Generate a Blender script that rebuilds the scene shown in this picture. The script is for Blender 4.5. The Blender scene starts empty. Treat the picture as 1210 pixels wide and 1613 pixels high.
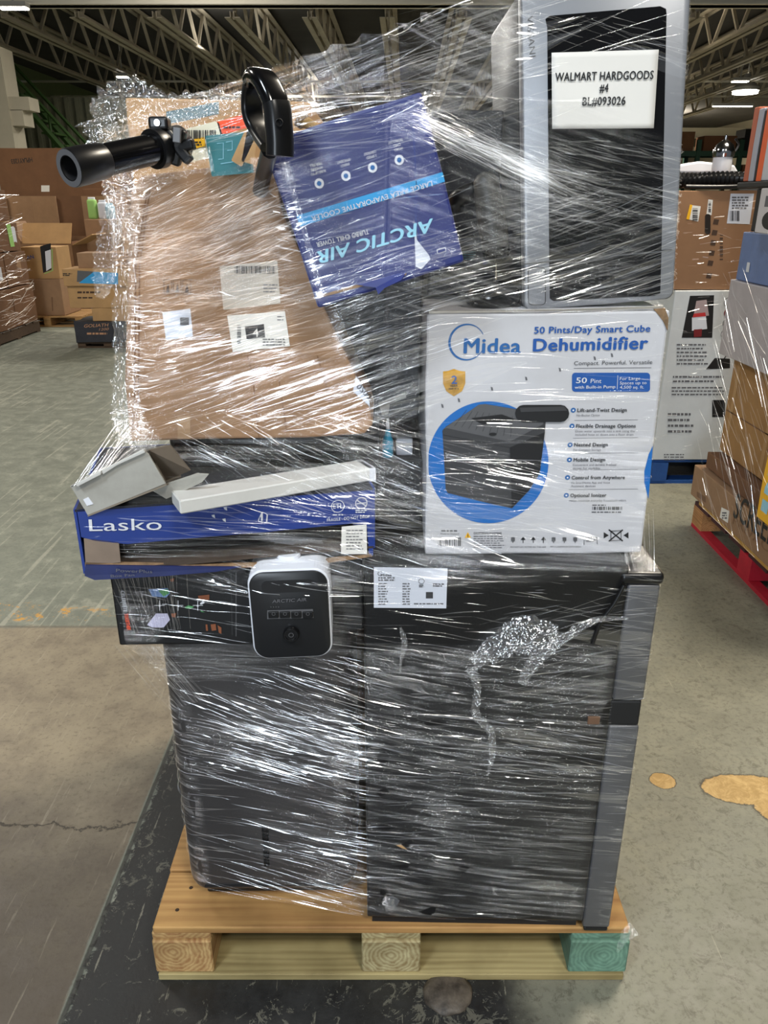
import bpy, bmesh, math, random
from mathutils import Vector, Matrix, Euler, noise
R = math.radians
random.seed(7)
SC = bpy.context.scene
COL = SC.collection
# ------------------------------------------------------------------ camera
FPX, W_PX, H_PX = 1211.0, 1210.0, 1613.0          # focal length and frame in pixels
CAM_Z, PITCH = 1.56, R(21.9)
cd = bpy.data.cameras.new('camera'); cam = bpy.data.objects.new('camera', cd); COL.objects.link(cam)
cam.location = (0, 0, CAM_Z); cam.rotation_euler = (R(90) - PITCH, 0, 0)
cd.sensor_fit = 'VERTICAL'; cd.sensor_height = 36.0; cd.lens = FPX / H_PX * 36.0
cd.clip_start = 0.05; cd.clip_end = 200
SC.camera = cam
# ------------------------------------------------------------------ world, lights, exposure
SC.view_settings.view_transform = 'Standard'; SC.view_settings.look = 'None'
SC.view_settings.gamma = 1.0; SC.view_settings.use_curve_mapping = False
SC.view_settings.exposure = -0.12
wd = bpy.data.worlds.new('world'); SC.world = wd; wd.use_nodes = True
wd.node_tree.nodes['Background'].inputs['Color'].default_value = (0.80, 0.88, 1.0, 1)
wd.node_tree.nodes['Background'].inputs['Strength'].default_value = 0.16
SC.cycles.transparent_max_bounces = 16; SC.cycles.max_bounces = 5; SC.cycles.diffuse_bounces = 3; SC.cycles.glossy_bounces = 2
SC.cycles.sample_clamp_indirect = 6.0
def lamp(loc, power, size, color, aim=None, sy=None, up=0.10):
    ld = bpy.data.lights.new('area_light', 'AREA'); ld.energy = power; ld.color = color
    ld.shape = 'RECTANGLE'; ld.size = size; ld.size_y = sy or size
    o = bpy.data.objects.new('area_light', ld); COL.objects.link(o); o.location = loc
    if up:                                             # added upward light at each lamp, to brighten the roof
        u = bpy.data.lights.new('added_uplight', 'AREA'); u.energy = power * up; u.color = color; u.shape = 'DISK'; u.size = size * 1.2
        v = bpy.data.objects.new('added_uplight', u); COL.objects.link(v); v.location = (loc[0], loc[1], loc[2] + 0.12); v.rotation_euler = (math.pi, 0, 0)
    if aim: o.rotation_euler = (Vector(aim) - Vector(loc)).to_track_quat('-Z', 'Y').to_euler()
    return o
WARM, NEUT, COOL = (1.0, 0.90, 0.74), (1.0, 0.96, 0.88), (0.80, 0.90, 1.0)
# high bay lights hanging in rows under the roof, plus added ones noted below
lamp((2.4, 3.6, 5.0), 300, 1.0, WARM)
lamp((1.6, -2.2, 5.0), 230, 1.0, NEUT)
lamp((-1.9, -1.5, 5.0), 210, 1.0, COOL)
lamp((-4.4, 4.5, 5.0), 170, 1.0, NEUT)
lamp((-7.5, 11.0, 5.0), 190, 1.0, WARM)
lamp((4.5, 9.5, 5.0), 260, 1.0, WARM)
lamp((-1.5, 13.0, 5.0), 260, 1.0, NEUT, up=0.5)
lamp((6.5, 22.0, 5.0), 420, 1.0, WARM, up=0.3)
lamp((-4.0, 22.0, 5.0), 260, 1.0, NEUT)
lamp((9.0, 36.0, 5.0), 900, 1.5, WARM, up=0.25)
lamp((15.0, 47.0, 5.0), 1500, 1.5, WARM, up=0.5)  # added to brighten the far wall
lamp((-3.5, 15.6, 4.8), 160, 1.0, NEUT, up=1.6)  # added to brighten the cream girder, chiefly by its upward light
lamp((-3.0, 34.0, 5.0), 300, 1.2, NEUT, up=0.2)
# daylight from the dock door behind the viewer
lamp((-2.0, -6.8, 1.7), 260, 1.3, COOL, aim=(-2.0, 3.0, 1.5), sy=2.6, up=0)

# ------------------------------------------------------------------ pixel geometry
FWD = Vector((0, math.cos(PITCH), -math.sin(PITCH))); UPV = Vector((0, math.sin(PITCH), math.cos(PITCH)))
EYE = Vector((0, 0, CAM_Z))
def ray(px, py): return FWD + Vector((1, 0, 0)) * ((px - 605) / FPX) - UPV * ((py - 806.5) / FPX)
def P(px, py, Y):
    d = ray(px, py); return EYE + d * (Y / d.y)
def PZ(px, py, z=0.0):
    d = ray(px, py); return EYE + d * ((z - CAM_Z) / d.z)

# ------------------------------------------------------------------ materials
def lin(c): return tuple(((v / 255) / 12.92 if v / 255 <= 0.04045 else ((v / 255 + 0.055) / 1.055) ** 2.4) for v in c)
MATS = {}
def node(nt, t, **kw):
    n = nt.nodes.new(t)
    for k, v in kw.items(): setattr(n, k, v)
    return n
def mat(name, rgb, rough=0.5, metal=0.0, var=0.0, vscale=12.0, bump=0.0, bscale=60.0, stretch=(1, 1, 1), coat=0.0, emit=None, spec=0.5, rgb2=None):
    if name in MATS: return MATS[name]
    m = bpy.data.materials.new(name); m.use_nodes = True; nt = m.node_tree; b = nt.nodes['Principled BSDF']
    c = lin(rgb); b.inputs['Base Color'].default_value = (*c, 1); b.inputs['Roughness'].default_value = rough
    b.inputs['Metallic'].default_value = metal; b.inputs['Coat Weight'].default_value = coat
    b.inputs['Specular IOR Level'].default_value = spec
    if emit: b.inputs['Emission Color'].default_value = (*c, 1); b.inputs['Emission Strength'].default_value = emit
    if var or bump:
        tc = node(nt, 'ShaderNodeTexCoord'); mp = node(nt, 'ShaderNodeMapping'); mp.inputs['Scale'].default_value = stretch
        nt.links.new(tc.outputs['Object'], mp.inputs['Vector'])
    if var:
        nz = node(nt, 'ShaderNodeTexNoise'); nz.inputs['Scale'].default_value = vscale; nz.inputs['Detail'].default_value = 6
        nz.inputs['Roughness'].default_value = 0.65
        nt.links.new(mp.outputs['Vector'], nz.inputs['Vector'])
        rp = node(nt, 'ShaderNodeValToRGB'); rp.color_ramp.elements[0].position = 0.32; rp.color_ramp.elements[1].position = 0.68
        lo = tuple(v * (1 - var) for v in c) if rgb2 is None else lin(rgb2)
        hi = tuple(min(1, v * (1 + var)) for v in c) if rgb2 is None else c
        rp.color_ramp.elements[0].color = (*lo, 1); rp.color_ramp.elements[1].color = (*hi, 1)
        nt.links.new(nz.outputs['Fac'], rp.inputs['Fac']); nt.links.new(rp.outputs['Color'], b.inputs['Base Color'])
    if bump:
        n2 = node(nt, 'ShaderNodeTexNoise'); n2.inputs['Scale'].default_value = bscale; n2.inputs['Detail'].default_value = 3
        nt.links.new(mp.outputs['Vector'], n2.inputs['Vector'])
        bp = node(nt, 'ShaderNodeBump'); bp.inputs['Strength'].default_value = bump; bp.inputs['Distance'].default_value = 0.004
        nt.links.new(n2.outputs['Fac'], bp.inputs['Height']); nt.links.new(bp.outputs['Normal'], b.inputs['Normal'])
    MATS[name] = m
    return m
def wood(name, rgb, rgb2, axis='X', ring=26.0, centre=(0, 0, 0)):
    """growth-ring wood: rings around the board's long axis, so faces show grain and ends show rings"""
    m = bpy.data.materials.new(name); m.use_nodes = True; nt = m.node_tree; b = nt.nodes['Principled BSDF']
    tc = node(nt, 'ShaderNodeTexCoord'); mp = node(nt, 'ShaderNodeMapping')
    mp.inputs['Location'].default_value = centre
    s = [1, 1, 1]; s['XYZ'.index(axis)] = 0.05; mp.inputs['Scale'].default_value = s
    nt.links.new(tc.outputs['Object'], mp.inputs['Vector'])
    wv = node(nt, 'ShaderNodeTexWave', wave_type='RINGS', rings_direction=axis); wv.inputs['Scale'].default_value = ring
    wv.inputs['Distortion'].default_value = 7.0; wv.inputs['Detail'].default_value = 4; wv.inputs['Detail Scale'].default_value = 1.2
    nt.links.new(mp.outputs['Vector'], wv.inputs['Vector'])
    nz = node(nt, 'ShaderNodeTexNoise'); nz.inputs['Scale'].default_value = 46; nz.inputs['Detail'].default_value = 8
    nt.links.new(mp.outputs['Vector'], nz.inputs['Vector'])
    mx = node(nt, 'ShaderNodeMix', data_type='RGBA'); mx.inputs['A'].default_value = (*lin(rgb2), 1); mx.inputs['B'].default_value = (*lin(rgb), 1)
    E_ = node(nt, 'ShaderNodeMath', operation='MULTIPLY_ADD'); E_.inputs[1].default_value = 0.45; nt.links.new(wv.outputs['Fac'], E_.inputs[0])
    nr_ = node(nt, 'ShaderNodeMapRange'); nr_.inputs['From Min'].default_value = 0.3; nr_.inputs['From Max'].default_value = 0.7; nr_.inputs['To Max'].default_value = 0.6; nt.links.new(nz.outputs['Fac'], nr_.inputs['Value']); nt.links.new(nr_.outputs[0], E_.inputs[2])
    nt.links.new(E_.outputs[0], mx.inputs['Factor'])
    n3 = node(nt, 'ShaderNodeTexNoise'); n3.inputs['Scale'].default_value = 5; n3.inputs['Detail'].default_value = 6
    nt.links.new(tc.outputs['Object'], n3.inputs['Vector'])
    rp = node(nt, 'ShaderNodeValToRGB'); rp.color_ramp.elements[0].position = 0.35; rp.color_ramp.elements[1].position = 0.62
    rp.color_ramp.elements[0].color = (0.45, 0.43, 0.36, 1); rp.color_ramp.elements[1].color = (1, 1, 1, 1)
    nt.links.new(n3.outputs['Fac'], rp.inputs['Fac'])
    m2 = node(nt, 'ShaderNodeMix', data_type='RGBA', blend_type='MULTIPLY'); m2.inputs['Factor'].default_value = 0.7
    nt.links.new(mx.outputs['Result'], m2.inputs['A']); nt.links.new(rp.outputs['Color'], m2.inputs['B'])
    nt.links.new(m2.outputs['Result'], b.inputs['Base Color']); b.inputs['Roughness'].default_value = 0.75
    bp = node(nt, 'ShaderNodeBump'); bp.inputs['Strength'].default_value = 0.35; bp.inputs['Distance'].default_value = 0.003
    nt.links.new(nz.outputs['Fac'], bp.inputs['Height']); nt.links.new(bp.outputs['Normal'], b.inputs['Normal'])
    return m

CARD = mat('kraft_card', (150, 117, 87), 0.8, var=0.10, vscale=7, bump=0.15, bscale=90)
CARD_D = mat('kraft_card_dark', (112, 78, 52), 0.85, var=0.12, vscale=4)
CARD_L = mat('kraft_card_light', (176, 138, 92), 0.8, var=0.10, vscale=5)
CARD_IN = mat('kraft_card_inside', (120, 90, 66), 0.9, var=0.15, vscale=9)
CARD_EDGE = mat('corrugated_edge', (140, 112, 82), 0.9, var=0.35, vscale=60)
GREYCARD = mat('grey_card', (176, 174, 166), 0.8, var=0.08, vscale=9, rgb2=(150, 147, 138))
GREYCARD_IN = mat('grey_card_inside', (128, 118, 104), 0.9, var=0.12, vscale=9)
WHITECARD = mat('white_card', (200, 200, 204), 0.55, var=0.04, vscale=6, rgb2=(190, 189, 191), bump=0.08, bscale=25)
BLACKP = mat('black_plastic', (16, 16, 17), 0.32, var=0.2, vscale=8)
BLACKGLOSS = mat('black_gloss_plastic', (11, 11, 12), 0.16)
BLACKM = mat('black_matte', (20, 20, 22), 0.6)
FRIDGE = mat('fridge_black_steel', (14, 14, 15), 0.38, bump=0.05, bscale=220)
DARKG = mat('dark_grey_plastic', (54, 52, 52), 0.45, bump=0.04, bscale=160)
STEEL = mat('brushed_steel_grey', (98, 98, 100), 0.42, metal=0.4, bump=0.05, bscale=30, stretch=(1, 1, 30))
SILVER = mat('silver_paint', (140, 142, 146), 0.36, metal=0.35)
CHROME = mat('chrome', (190, 190, 192), 0.12, metal=1.0)
WHITEP = mat('white_plastic', (224, 226, 232), 0.35)
PAPER = mat('white_paper', (226, 223, 216), 0.7)
LABEL = mat('label_paper', (206, 210, 220), 0.6)
INK = mat('black_ink', (22, 22, 24), 0.6)
GREYINK = mat('grey_ink', (96, 96, 100), 0.6)
WHITEINK = mat('white_ink', (214, 216, 222), 0.6)
MBLUE = mat('blue_ink', (38, 98, 160), 0.5)
MBLUE2 = mat('deep_blue_ink', (30, 84, 158), 0.5)
LBLUE = mat('lasko_blue_card', (30, 56, 132), 0.5, var=0.10, vscale=5)
ABLUE = mat('cooler_box_blue', (34, 45, 108), 0.45, var=0.12, vscale=6)
CYAN = mat('cyan_ink', (44, 150, 208), 0.5)
PALECY = mat('pale_cyan_ink', (150, 205, 226), 0.5)
GOLD = mat('gold_ink', (190, 142, 44), 0.45, var=0.3, vscale=30)
BROWNINK = mat('brown_ink', (70, 50, 36), 0.8)
GREYPIC = mat('picture_grey', (58, 58, 60), 0.5)
GREYPIC2 = mat('picture_grey_light', (88, 88, 90), 0.5)
BLACKPIC = mat('picture_black', (24, 24, 26), 0.5)
ORANGE = mat('orange_print', (240, 96, 24), 0.5)
ORTAG = mat('orange_tag', (246, 82, 30), 0.6)
TEAL = mat('teal_tag', (44, 112, 118), 0.6)
YELLOW = mat('yellow_print', (244, 184, 30), 0.5)
REDP = mat('red_paint', (186, 26, 48), 0.6, var=0.15, vscale=9)
BLUEP = mat('blue_paint', (28, 74, 138), 0.65, var=0.2, vscale=9)
GREEN = mat('green_tag', (150, 196, 110), 0.6)

# ------------------------------------------------------------------ mesh helpers
def link(name, me, m=None, parent=None):
    o = bpy.data.objects.new(name, me); COL.objects.link(o)
    if m is not None and me is not None and not me.materials: me.materials.append(m)
    if parent is not None: o.parent = parent
    return o
def tag(o, label, cat, group=None):
    o['label'] = label; o['category'] = cat
    if group: o['group'] = group
    return o
def empty(name, loc, label, cat, rot=(0, 0, 0), group=None):
    o = bpy.data.objects.new(name, None); COL.objects.link(o); o.location = loc; o.rotation_euler = rot
    o.empty_display_size = 0.05
    return tag(o, label, cat, group)
def smooth(me, on=True):
    for p in me.polygons: p.use_smooth = on
def bm_mesh(name, bm, sm=False):
    me = bpy.data.meshes.new(name); bm.normal_update(); bm.to_mesh(me); bm.free()
    if sm: smooth(me)
    return me
def pd(name, v, f, m=None, parent=None, sm=False):
    me = bpy.data.meshes.new(name); me.from_pydata([tuple(x) for x in v], [], f); me.update()
    if sm: smooth(me)
    return link(name, me, m, parent)
def box_bm(w, d, h, bev=0.0, seg=2, base=True):
    bm = bmesh.new(); bmesh.ops.create_cube(bm, size=1.0)
    for v in bm.verts:
        v.co = Vector((v.co.x * w, v.co.y * d, (v.co.z + (0.5 if base else 0)) * h))
    if bev: bmesh.ops.bevel(bm, geom=bm.edges[:], offset=bev, segments=seg, profile=0.5, affect='EDGES')
    return bm
def boxo(name, w, d, h, m, loc=(0, 0, 0), bev=0.0, seg=2, rot=(0, 0, 0), parent=None, base=True, sm=None):
    me = bm_mesh(name, box_bm(w, d, h, bev, seg, base))
    if sm if sm is not None else bev > 0.004: smooth_auto(me)
    o = link(name, me, m, parent); o.location = loc; o.rotation_euler = rot
    return o
def smooth_auto(me):
    smooth(me)
    try: me.set_sharp_from_angle(angle=R(50))
    except Exception: pass
def carton_mesh(w, d, h, n=10, wob=0.003, bow=0.0, seed=0, skew=0.0):
    """a carton with slightly wavering edges; the front (-y) face stays in its plane unless bow is set"""
    bm = box_bm(w, d, h, 0.004, 2); 
    bmesh.ops.subdivide_edges(bm, edges=[e for e in bm.edges if e.calc_length() > 0.03], cuts=n, use_grid_fill=True)
    for v in bm.verts:
        q = v.co * 6 + Vector((seed * 7.3, seed * 3.1, 0))
        nv = noise.noise_vector(q)
        fx, fz = abs(v.co.x) / (w / 2), abs(v.co.z / h - 0.5) * 2
        v.co.x += nv.x * wob * fx + skew * (v.co.z / h)
        v.co.z += nv.z * wob * fz
        if bow: v.co.y += nv.y * bow
        elif v.co.y > -d / 2 + 0.006: v.co.y += nv.y * wob
    return bm_mesh('carton', bm)
def carton(name, label, cat, cx, fy, z0, w, d, h, m, rz=0.0, ry=0.0, rx=0.0, wob=0.003, bow=0.0, seed=None, group=None, n=8, skew=0.0):
    me = carton_mesh(w, d, h, n, wob, bow, seed if seed is not None else random.random() * 9, skew)
    o = link(name, me, m); o.location = (cx, fy + d / 2, z0); o.rotation_euler = (rx, ry, rz)
    tag(o, label, cat, group)
    return o
def tube_lists(pts, rad, n=8, cap=True):
    """tube around a polyline; rad is a number or a list"""
    V, F = [], []
    pts = [Vector(p) for p in pts]
    prev = None
    for i, p in enumerate(pts):
        t = (pts[min(i + 1, len(pts) - 1)] - pts[max(i - 1, 0)])
        t = t.normalized() if t.length > 1e-9 else Vector((1, 0, 0))
        a = prev - t * prev.dot(t) if prev is not None else t.orthogonal()
        a = a.normalized() if a.length > 1e-6 else t.orthogonal().normalized()
        prev = a; b = t.cross(a); r = rad[i] if isinstance(rad, (list, tuple)) else rad
        for k in range(n):
            th = 2 * math.pi * k / n; V.append(p + (a * math.cos(th) + b * math.sin(th)) * r)
    for i in range(len(pts) - 1):
        for k in range(n):
            F.append((i * n + k, i * n + (k + 1) % n, (i + 1) * n + (k + 1) % n, (i + 1) * n + k))
    if cap:
        F.append(tuple(reversed(range(n)))); F.append(tuple(range((len(pts) - 1) * n, len(pts) * n)))
    return V, F
def tube(name, pts, rad, m, parent=None, n=10):
    V, F = tube_lists(pts, rad, n); o = pd(name, V, F, m, parent); smooth_auto(o.data); return o
def lathe(name, a, b, prof, m, parent=None, n=28):
    """profile of (distance along a->b in metres, radius) turned around the axis a->b; open ends where radius > 0"""
    a, b = Vector(a), Vector(b); t = (b - a).normalized(); u = t.orthogonal().normalized(); w = t.cross(u)
    V, F = [], []
    for s, r in prof:
        for k in range(n):
            th = 2 * math.pi * k / n; V.append(a + t * s + (u * math.cos(th) + w * math.sin(th)) * r)
    for i in range(len(prof) - 1):
        for k in range(n):
            F.append((i * n + k, i * n + (k + 1) % n, (i + 1) * n + (k + 1) % n, (i + 1) * n + k))
    o = pd(name, V, F, m, parent); smooth_auto(o.data); return o
def smooth_path(pts, n=6, closed=False):
    """Catmull-Rom through the points"""
    pts = [Vector(p) for p in pts]; out = []
    N = len(pts)
    for i in range(N if closed else N - 1):
        g = (lambda k: pts[k % N]) if closed else (lambda k: pts[max(0, min(N - 1, k))])
        p0, p1, p2, p3 = g(i - 1), g(i), g(i + 1), g(i + 2)
        for k in range(n):
            t = k / n
            out.append(0.5 * ((2 * p1) + (p2 - p0) * t + (2 * p0 - 5 * p1 + 4 * p2 - p3) * t * t + (3 * p1 - p0 - 3 * p2 + p3) * t ** 3))
    if not closed: out.append(pts[-1])
    return out
def prism(name, poly, depth, m, parent=None, bev=0.0, dirv=(0, 1, 0)):
    """polygon (3-D points, roughly planar) given a real thickness along dirv"""
    bm = bmesh.new(); vs = [bm.verts.new(p) for p in poly]; f = bm.faces.new(vs)
    ex = bmesh.ops.extrude_face_region(bm, geom=[f])
    for v in [g for g in ex['geom'] if isinstance(g, bmesh.types.BMVert)]: v.co += Vector(dirv) * depth
    bmesh.ops.recalc_face_normals(bm, faces=bm.faces[:])
    if bev: bmesh.ops.bevel(bm, geom=bm.edges[:], offset=bev, segments=2, profile=0.5, affect='EDGES')
    return link(name, bm_mesh(name, bm), m, parent)

# ------------------------------------------------------------------ print on faces
class Face:
    """a printed face of a thing: points given where they are seen, laid on the face's own plane in the thing's local space"""
    def __init__(self, root, O, U, V, parent=None):
        self.root, self.O, self.U, self.V = root, Vector(O), Vector(U), Vector(V); self.N = self.U.cross(self.V)
        self.M = Matrix.Translation(root.location) @ root.rotation_euler.to_matrix().to_4x4()
        self.Mi = self.M.inverted(); self.parent = parent or root
    def uv(self, px, py):
        e = self.Mi @ EYE; d = self.Mi.to_3x3() @ ray(px, py)
        t = (self.O - e).dot(self.N) / d.dot(self.N); q = e + d * t - self.O
        return q.dot(self.U), q.dot(self.V)
    def at(self, u, v, lay=1): return self.O + self.U * u + self.V * v + self.N * (0.0007 * lay)
    def poly(self, name, pts, m, lay=1, parent=None, raw=False):
        q = [self.at(*(p if raw else self.uv(*p)), lay) for p in pts]
        return pd(name, q, [tuple(range(len(q)))], m, parent or self.parent)
    def rect(self, name, x0, y0, x1, y1, m, lay=1, parent=None): return self.poly(name, [(x0, y1), (x1, y1), (x1, y0), (x0, y0)], m, lay, parent)
    def disc(self, name, px, py, rpx, m, lay=1, parent=None, n=36, ry=None, a0=0, a1=360):
        c = self.uv(px, py); e = self.uv(px + rpx, py); r = math.hypot(e[0] - c[0], e[1] - c[1]); k = (ry or rpx) / rpx
        return self.poly(name, [(c[0] + r * math.cos(R(a0 + (a1 - a0) * i / n)), c[1] + r * k * math.sin(R(a0 + (a1 - a0) * i / n))) for i in range(n)], m, lay, parent, raw=True)
    def ring(self, name, px, py, r0, r1, m, lay=1, parent=None, n=40, a0=0, a1=360, dx=0):
        """ring or crescent between two radii (dx shifts the inner circle)"""
        c = self.uv(px, py); e = self.uv(px + r1, py); s = math.hypot(e[0] - c[0], e[1] - c[1]) / r1
        V, F = [], []
        for i in range(n + 1):
            th = R(a0 + (a1 - a0) * i / n)
            V.append(self.at(c[0] + s * (r0 * math.cos(th) + dx), c[1] + s * r0 * math.sin(th), lay)); V.append(self.at(c[0] + s * r1 * math.cos(th), c[1] + s * r1 * math.sin(th), lay))
            if i: F.append((2 * i - 2, 2 * i - 1, 2 * i + 1, 2 * i))
        return pd(name, V, F, m, parent or self.parent)
    def line(self, name, pts, wpx, m, lay=1, parent=None):
        V, F = [], []
        q = [Vector(self.uv(*p)) for p in pts]; a = Vector(self.uv(*pts[0])); b = Vector(self.uv(pts[0][0] + 10, pts[0][1])); hw = (b - a).length / 10 * wpx / 2
        for i, p in enumerate(q):
            t = (q[min(i + 1, len(q) - 1)] - q[max(i - 1, 0)]).normalized(); nn = Vector((-t.y, t.x)) * hw
            V += [self.at(*(p + nn), lay), self.at(*(p - nn), lay)]
            if i: F.append((2 * i - 2, 2 * i - 1, 2 * i + 1, 2 * i))
        return pd(name, V, F, m, parent or self.parent)
    def text(self, s, p0, p1, hpx, m, lay=2, bold=0.0, shear=0.0, parent=None, name='lettering', squeeze=None):
        """words with their baseline from p0 to p1 and capitals hpx tall"""
        me = text_mesh(s, bold, shear)
        a, b = Vector(self.uv(*p0)), Vector(self.uv(*p1)); t = (b - a); L = t.length; t.normalize(); nn = Vector((-t.y, t.x))
        # which way is up on the face as the letters stand
        xs = [v.co.x for v in me.vertices]; x0, x1 = min(xs), max(xs)
        e = Vector(self.uv(p0[0] + 10, p0[1])); k = (e - a).length / 10
        sx = L / (x1 - x0); sy = hpx * k / 0.72
        for v in me.vertices:
            q = a + t * ((v.co.x - x0) * sx) + nn * (v.co.y * sy); v.co = self.at(q.x, q.y, lay + v.co.z)
        return link(name, me, m, parent or self.parent)
    def greek(self, name, x0, y0, x1, y1, rows, m, lay=2, parent=None, fill=0.6, seed=1, words=True):
        """print too small to read: rows of short dashes"""
        rnd = random.Random(seed); V, F = [], []
        for r_ in range(rows):
            yy = y0 + (y1 - y0) * (r_ + 0.5) / rows; hh = (y1 - y0) / rows * fill * 0.5; x = x0
            end = x1 - rnd.random() * 0.25 * (x1 - x0)
            while x < end:
                ww = rnd.uniform(2.0, 8.0) if words else rnd.uniform(0.8, 2.2)
                e = min(x + ww, end)
                for c in ((x, yy + hh), (e, yy + hh), (e, yy - hh), (x, yy - hh)): V.append(self.at(*self.uv(*c), lay))
                F.append(tuple(range(len(V) - 4, len(V)))); x = e + (rnd.uniform(1.0, 1.8))
        return pd(name, V, F, m, parent or self.parent)
    def bars(self, name, x0, y0, x1, y1, m, lay=2, parent=None, seed=3, vert=True, step=1.3):
        rnd = random.Random(seed); V, F = [], []
        a, b = (x0, x1) if vert else (y0, y1); x = a
        while x < b:
            ww = rnd.choice((0.5, 0.8, 1.3)) * step
            q = ((x, y1), (x + ww, y1), (x + ww, y0), (x, y0)) if vert else ((x0, x + ww), (x1, x + ww), (x1, x), (x0, x))
            for c in q: V.append(self.at(*self.uv(*c), lay))
            F.append(tuple(range(len(V) - 4, len(V)))); x += ww + rnd.choice((0.5, 0.9, 1.4)) * step
        return pd(name, V, F, m, parent or self.parent)
def front(root, d, parent=None, off=0.0): return Face(root, (0, -d / 2 - off, 0), (1, 0, 0), (0, 0, 1), parent)
def leftf(root, w, parent=None): return Face(root, (-w / 2, 0, 0), (0, -1, 0), (0, 0, 1), parent)
def rightf(root, w, parent=None): return Face(root, (w / 2, 0, 0), (0, 1, 0), (0, 0, 1), parent)
_TXT = {}
def text_mesh(s, bold=0.0, shear=0.0):
    key = (s, bold, shear)
    if key not in _TXT:
        c = bpy.data.curves.new('print', 'FONT'); c.body = s; c.resolution_u = 3;  c.shear = shear; c.size = 1.0; c.space_character = 1.0 + max(0.0, bold) * 0.7
        c.fill_mode = 'FRONT'
        o = bpy.data.objects.new('print', c); COL.objects.link(o)
        dg = bpy.context.evaluated_depsgraph_get()
        _TXT[key] = bpy.data.meshes.new_from_object(o.evaluated_get(dg))
        bpy.data.objects.remove(o); bpy.data.curves.remove(c)
        _TXT[key].materials.clear()
        if bold > 0.01:                                # heavier strokes: the outline laid again a hair to each side
            b0 = _TXT[key]; vs = [v.co.copy() for v in b0.vertices]; fs = [tuple(p.vertices) for p in b0.polygons]; V, F = [], []
            for lv, (dx, dy) in enumerate(((0, 0), (-bold * 0.34, 0), (bold * 0.34, 0), (0, bold * 0.22), (0, -bold * 0.22))):
                n0 = len(V); V += [v + Vector((dx, dy, 0.12 * lv)) for v in vs]; F += [tuple(i + n0 for i in q) for q in fs]
            me = bpy.data.meshes.new('print'); me.from_pydata([tuple(v) for v in V], [], F); me.update(); _TXT[key] = me
    return _TXT[key].copy()
# ------------------------------------------------------------------ THE SETTING: floor
class E:
    """tiny expression builder over shader math nodes"""
    nt = None
    def __init__(s, sock): s.s = sock
    @staticmethod
    def op(o, *a, clamp=False):
        n = node(E.nt, 'ShaderNodeMath', operation=o, use_clamp=clamp)
        for i, v in enumerate(a):
            if isinstance(v, E): E.nt.links.new(v.s, n.inputs[i])
            else: n.inputs[i].default_value = v
        return E(n.outputs[0])
    def __add__(s, o): return E.op('ADD', s, o)
    def __sub__(s, o): return E.op('SUBTRACT', s, o)
    def __mul__(s, o): return E.op('MULTIPLY', s, o)
    __radd__ = __add__; __rmul__ = __mul__
    def __rsub__(s, o): return E.op('SUBTRACT', o, s)
def step(e, a, b):
    n = node(E.nt, 'ShaderNodeMapRange', interpolation_type='SMOOTHSTEP'); n.inputs['From Min'].default_value = a; n.inputs['From Max'].default_value = b
    E.nt.links.new(e.s, n.inputs['Value']); return E(n.outputs[0])
def nse(vec, scale, detail=6, rough=0.6, sc=(1, 1, 1), rot=(0, 0, 0), dist=0.0):
    mp = node(E.nt, 'ShaderNodeMapping'); mp.inputs['Scale'].default_value = sc; mp.inputs['Rotation'].default_value = rot
    E.nt.links.new(vec, mp.inputs['Vector']); n = node(E.nt, 'ShaderNodeTexNoise'); n.inputs['Scale'].default_value = scale
    n.inputs['Detail'].default_value = detail; n.inputs['Roughness'].default_value = rough; n.inputs['Distortion'].default_value = dist
    E.nt.links.new(mp.outputs[0], n.inputs['Vector']); return E(n.outputs['Fac'])
def mixc(f, a, b):
    n = node(E.nt, 'ShaderNodeMix', data_type='RGBA')
    for k, v in (('Factor', f), ('A', a), ('B', b)):
        if isinstance(v, E): E.nt.links.new(v.s, n.inputs[k])
        elif k == 'Factor': n.inputs[k].default_value = v
        else: n.inputs[k].default_value = (*lin(v), 1)
    return E(n.outputs['Result'])
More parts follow.
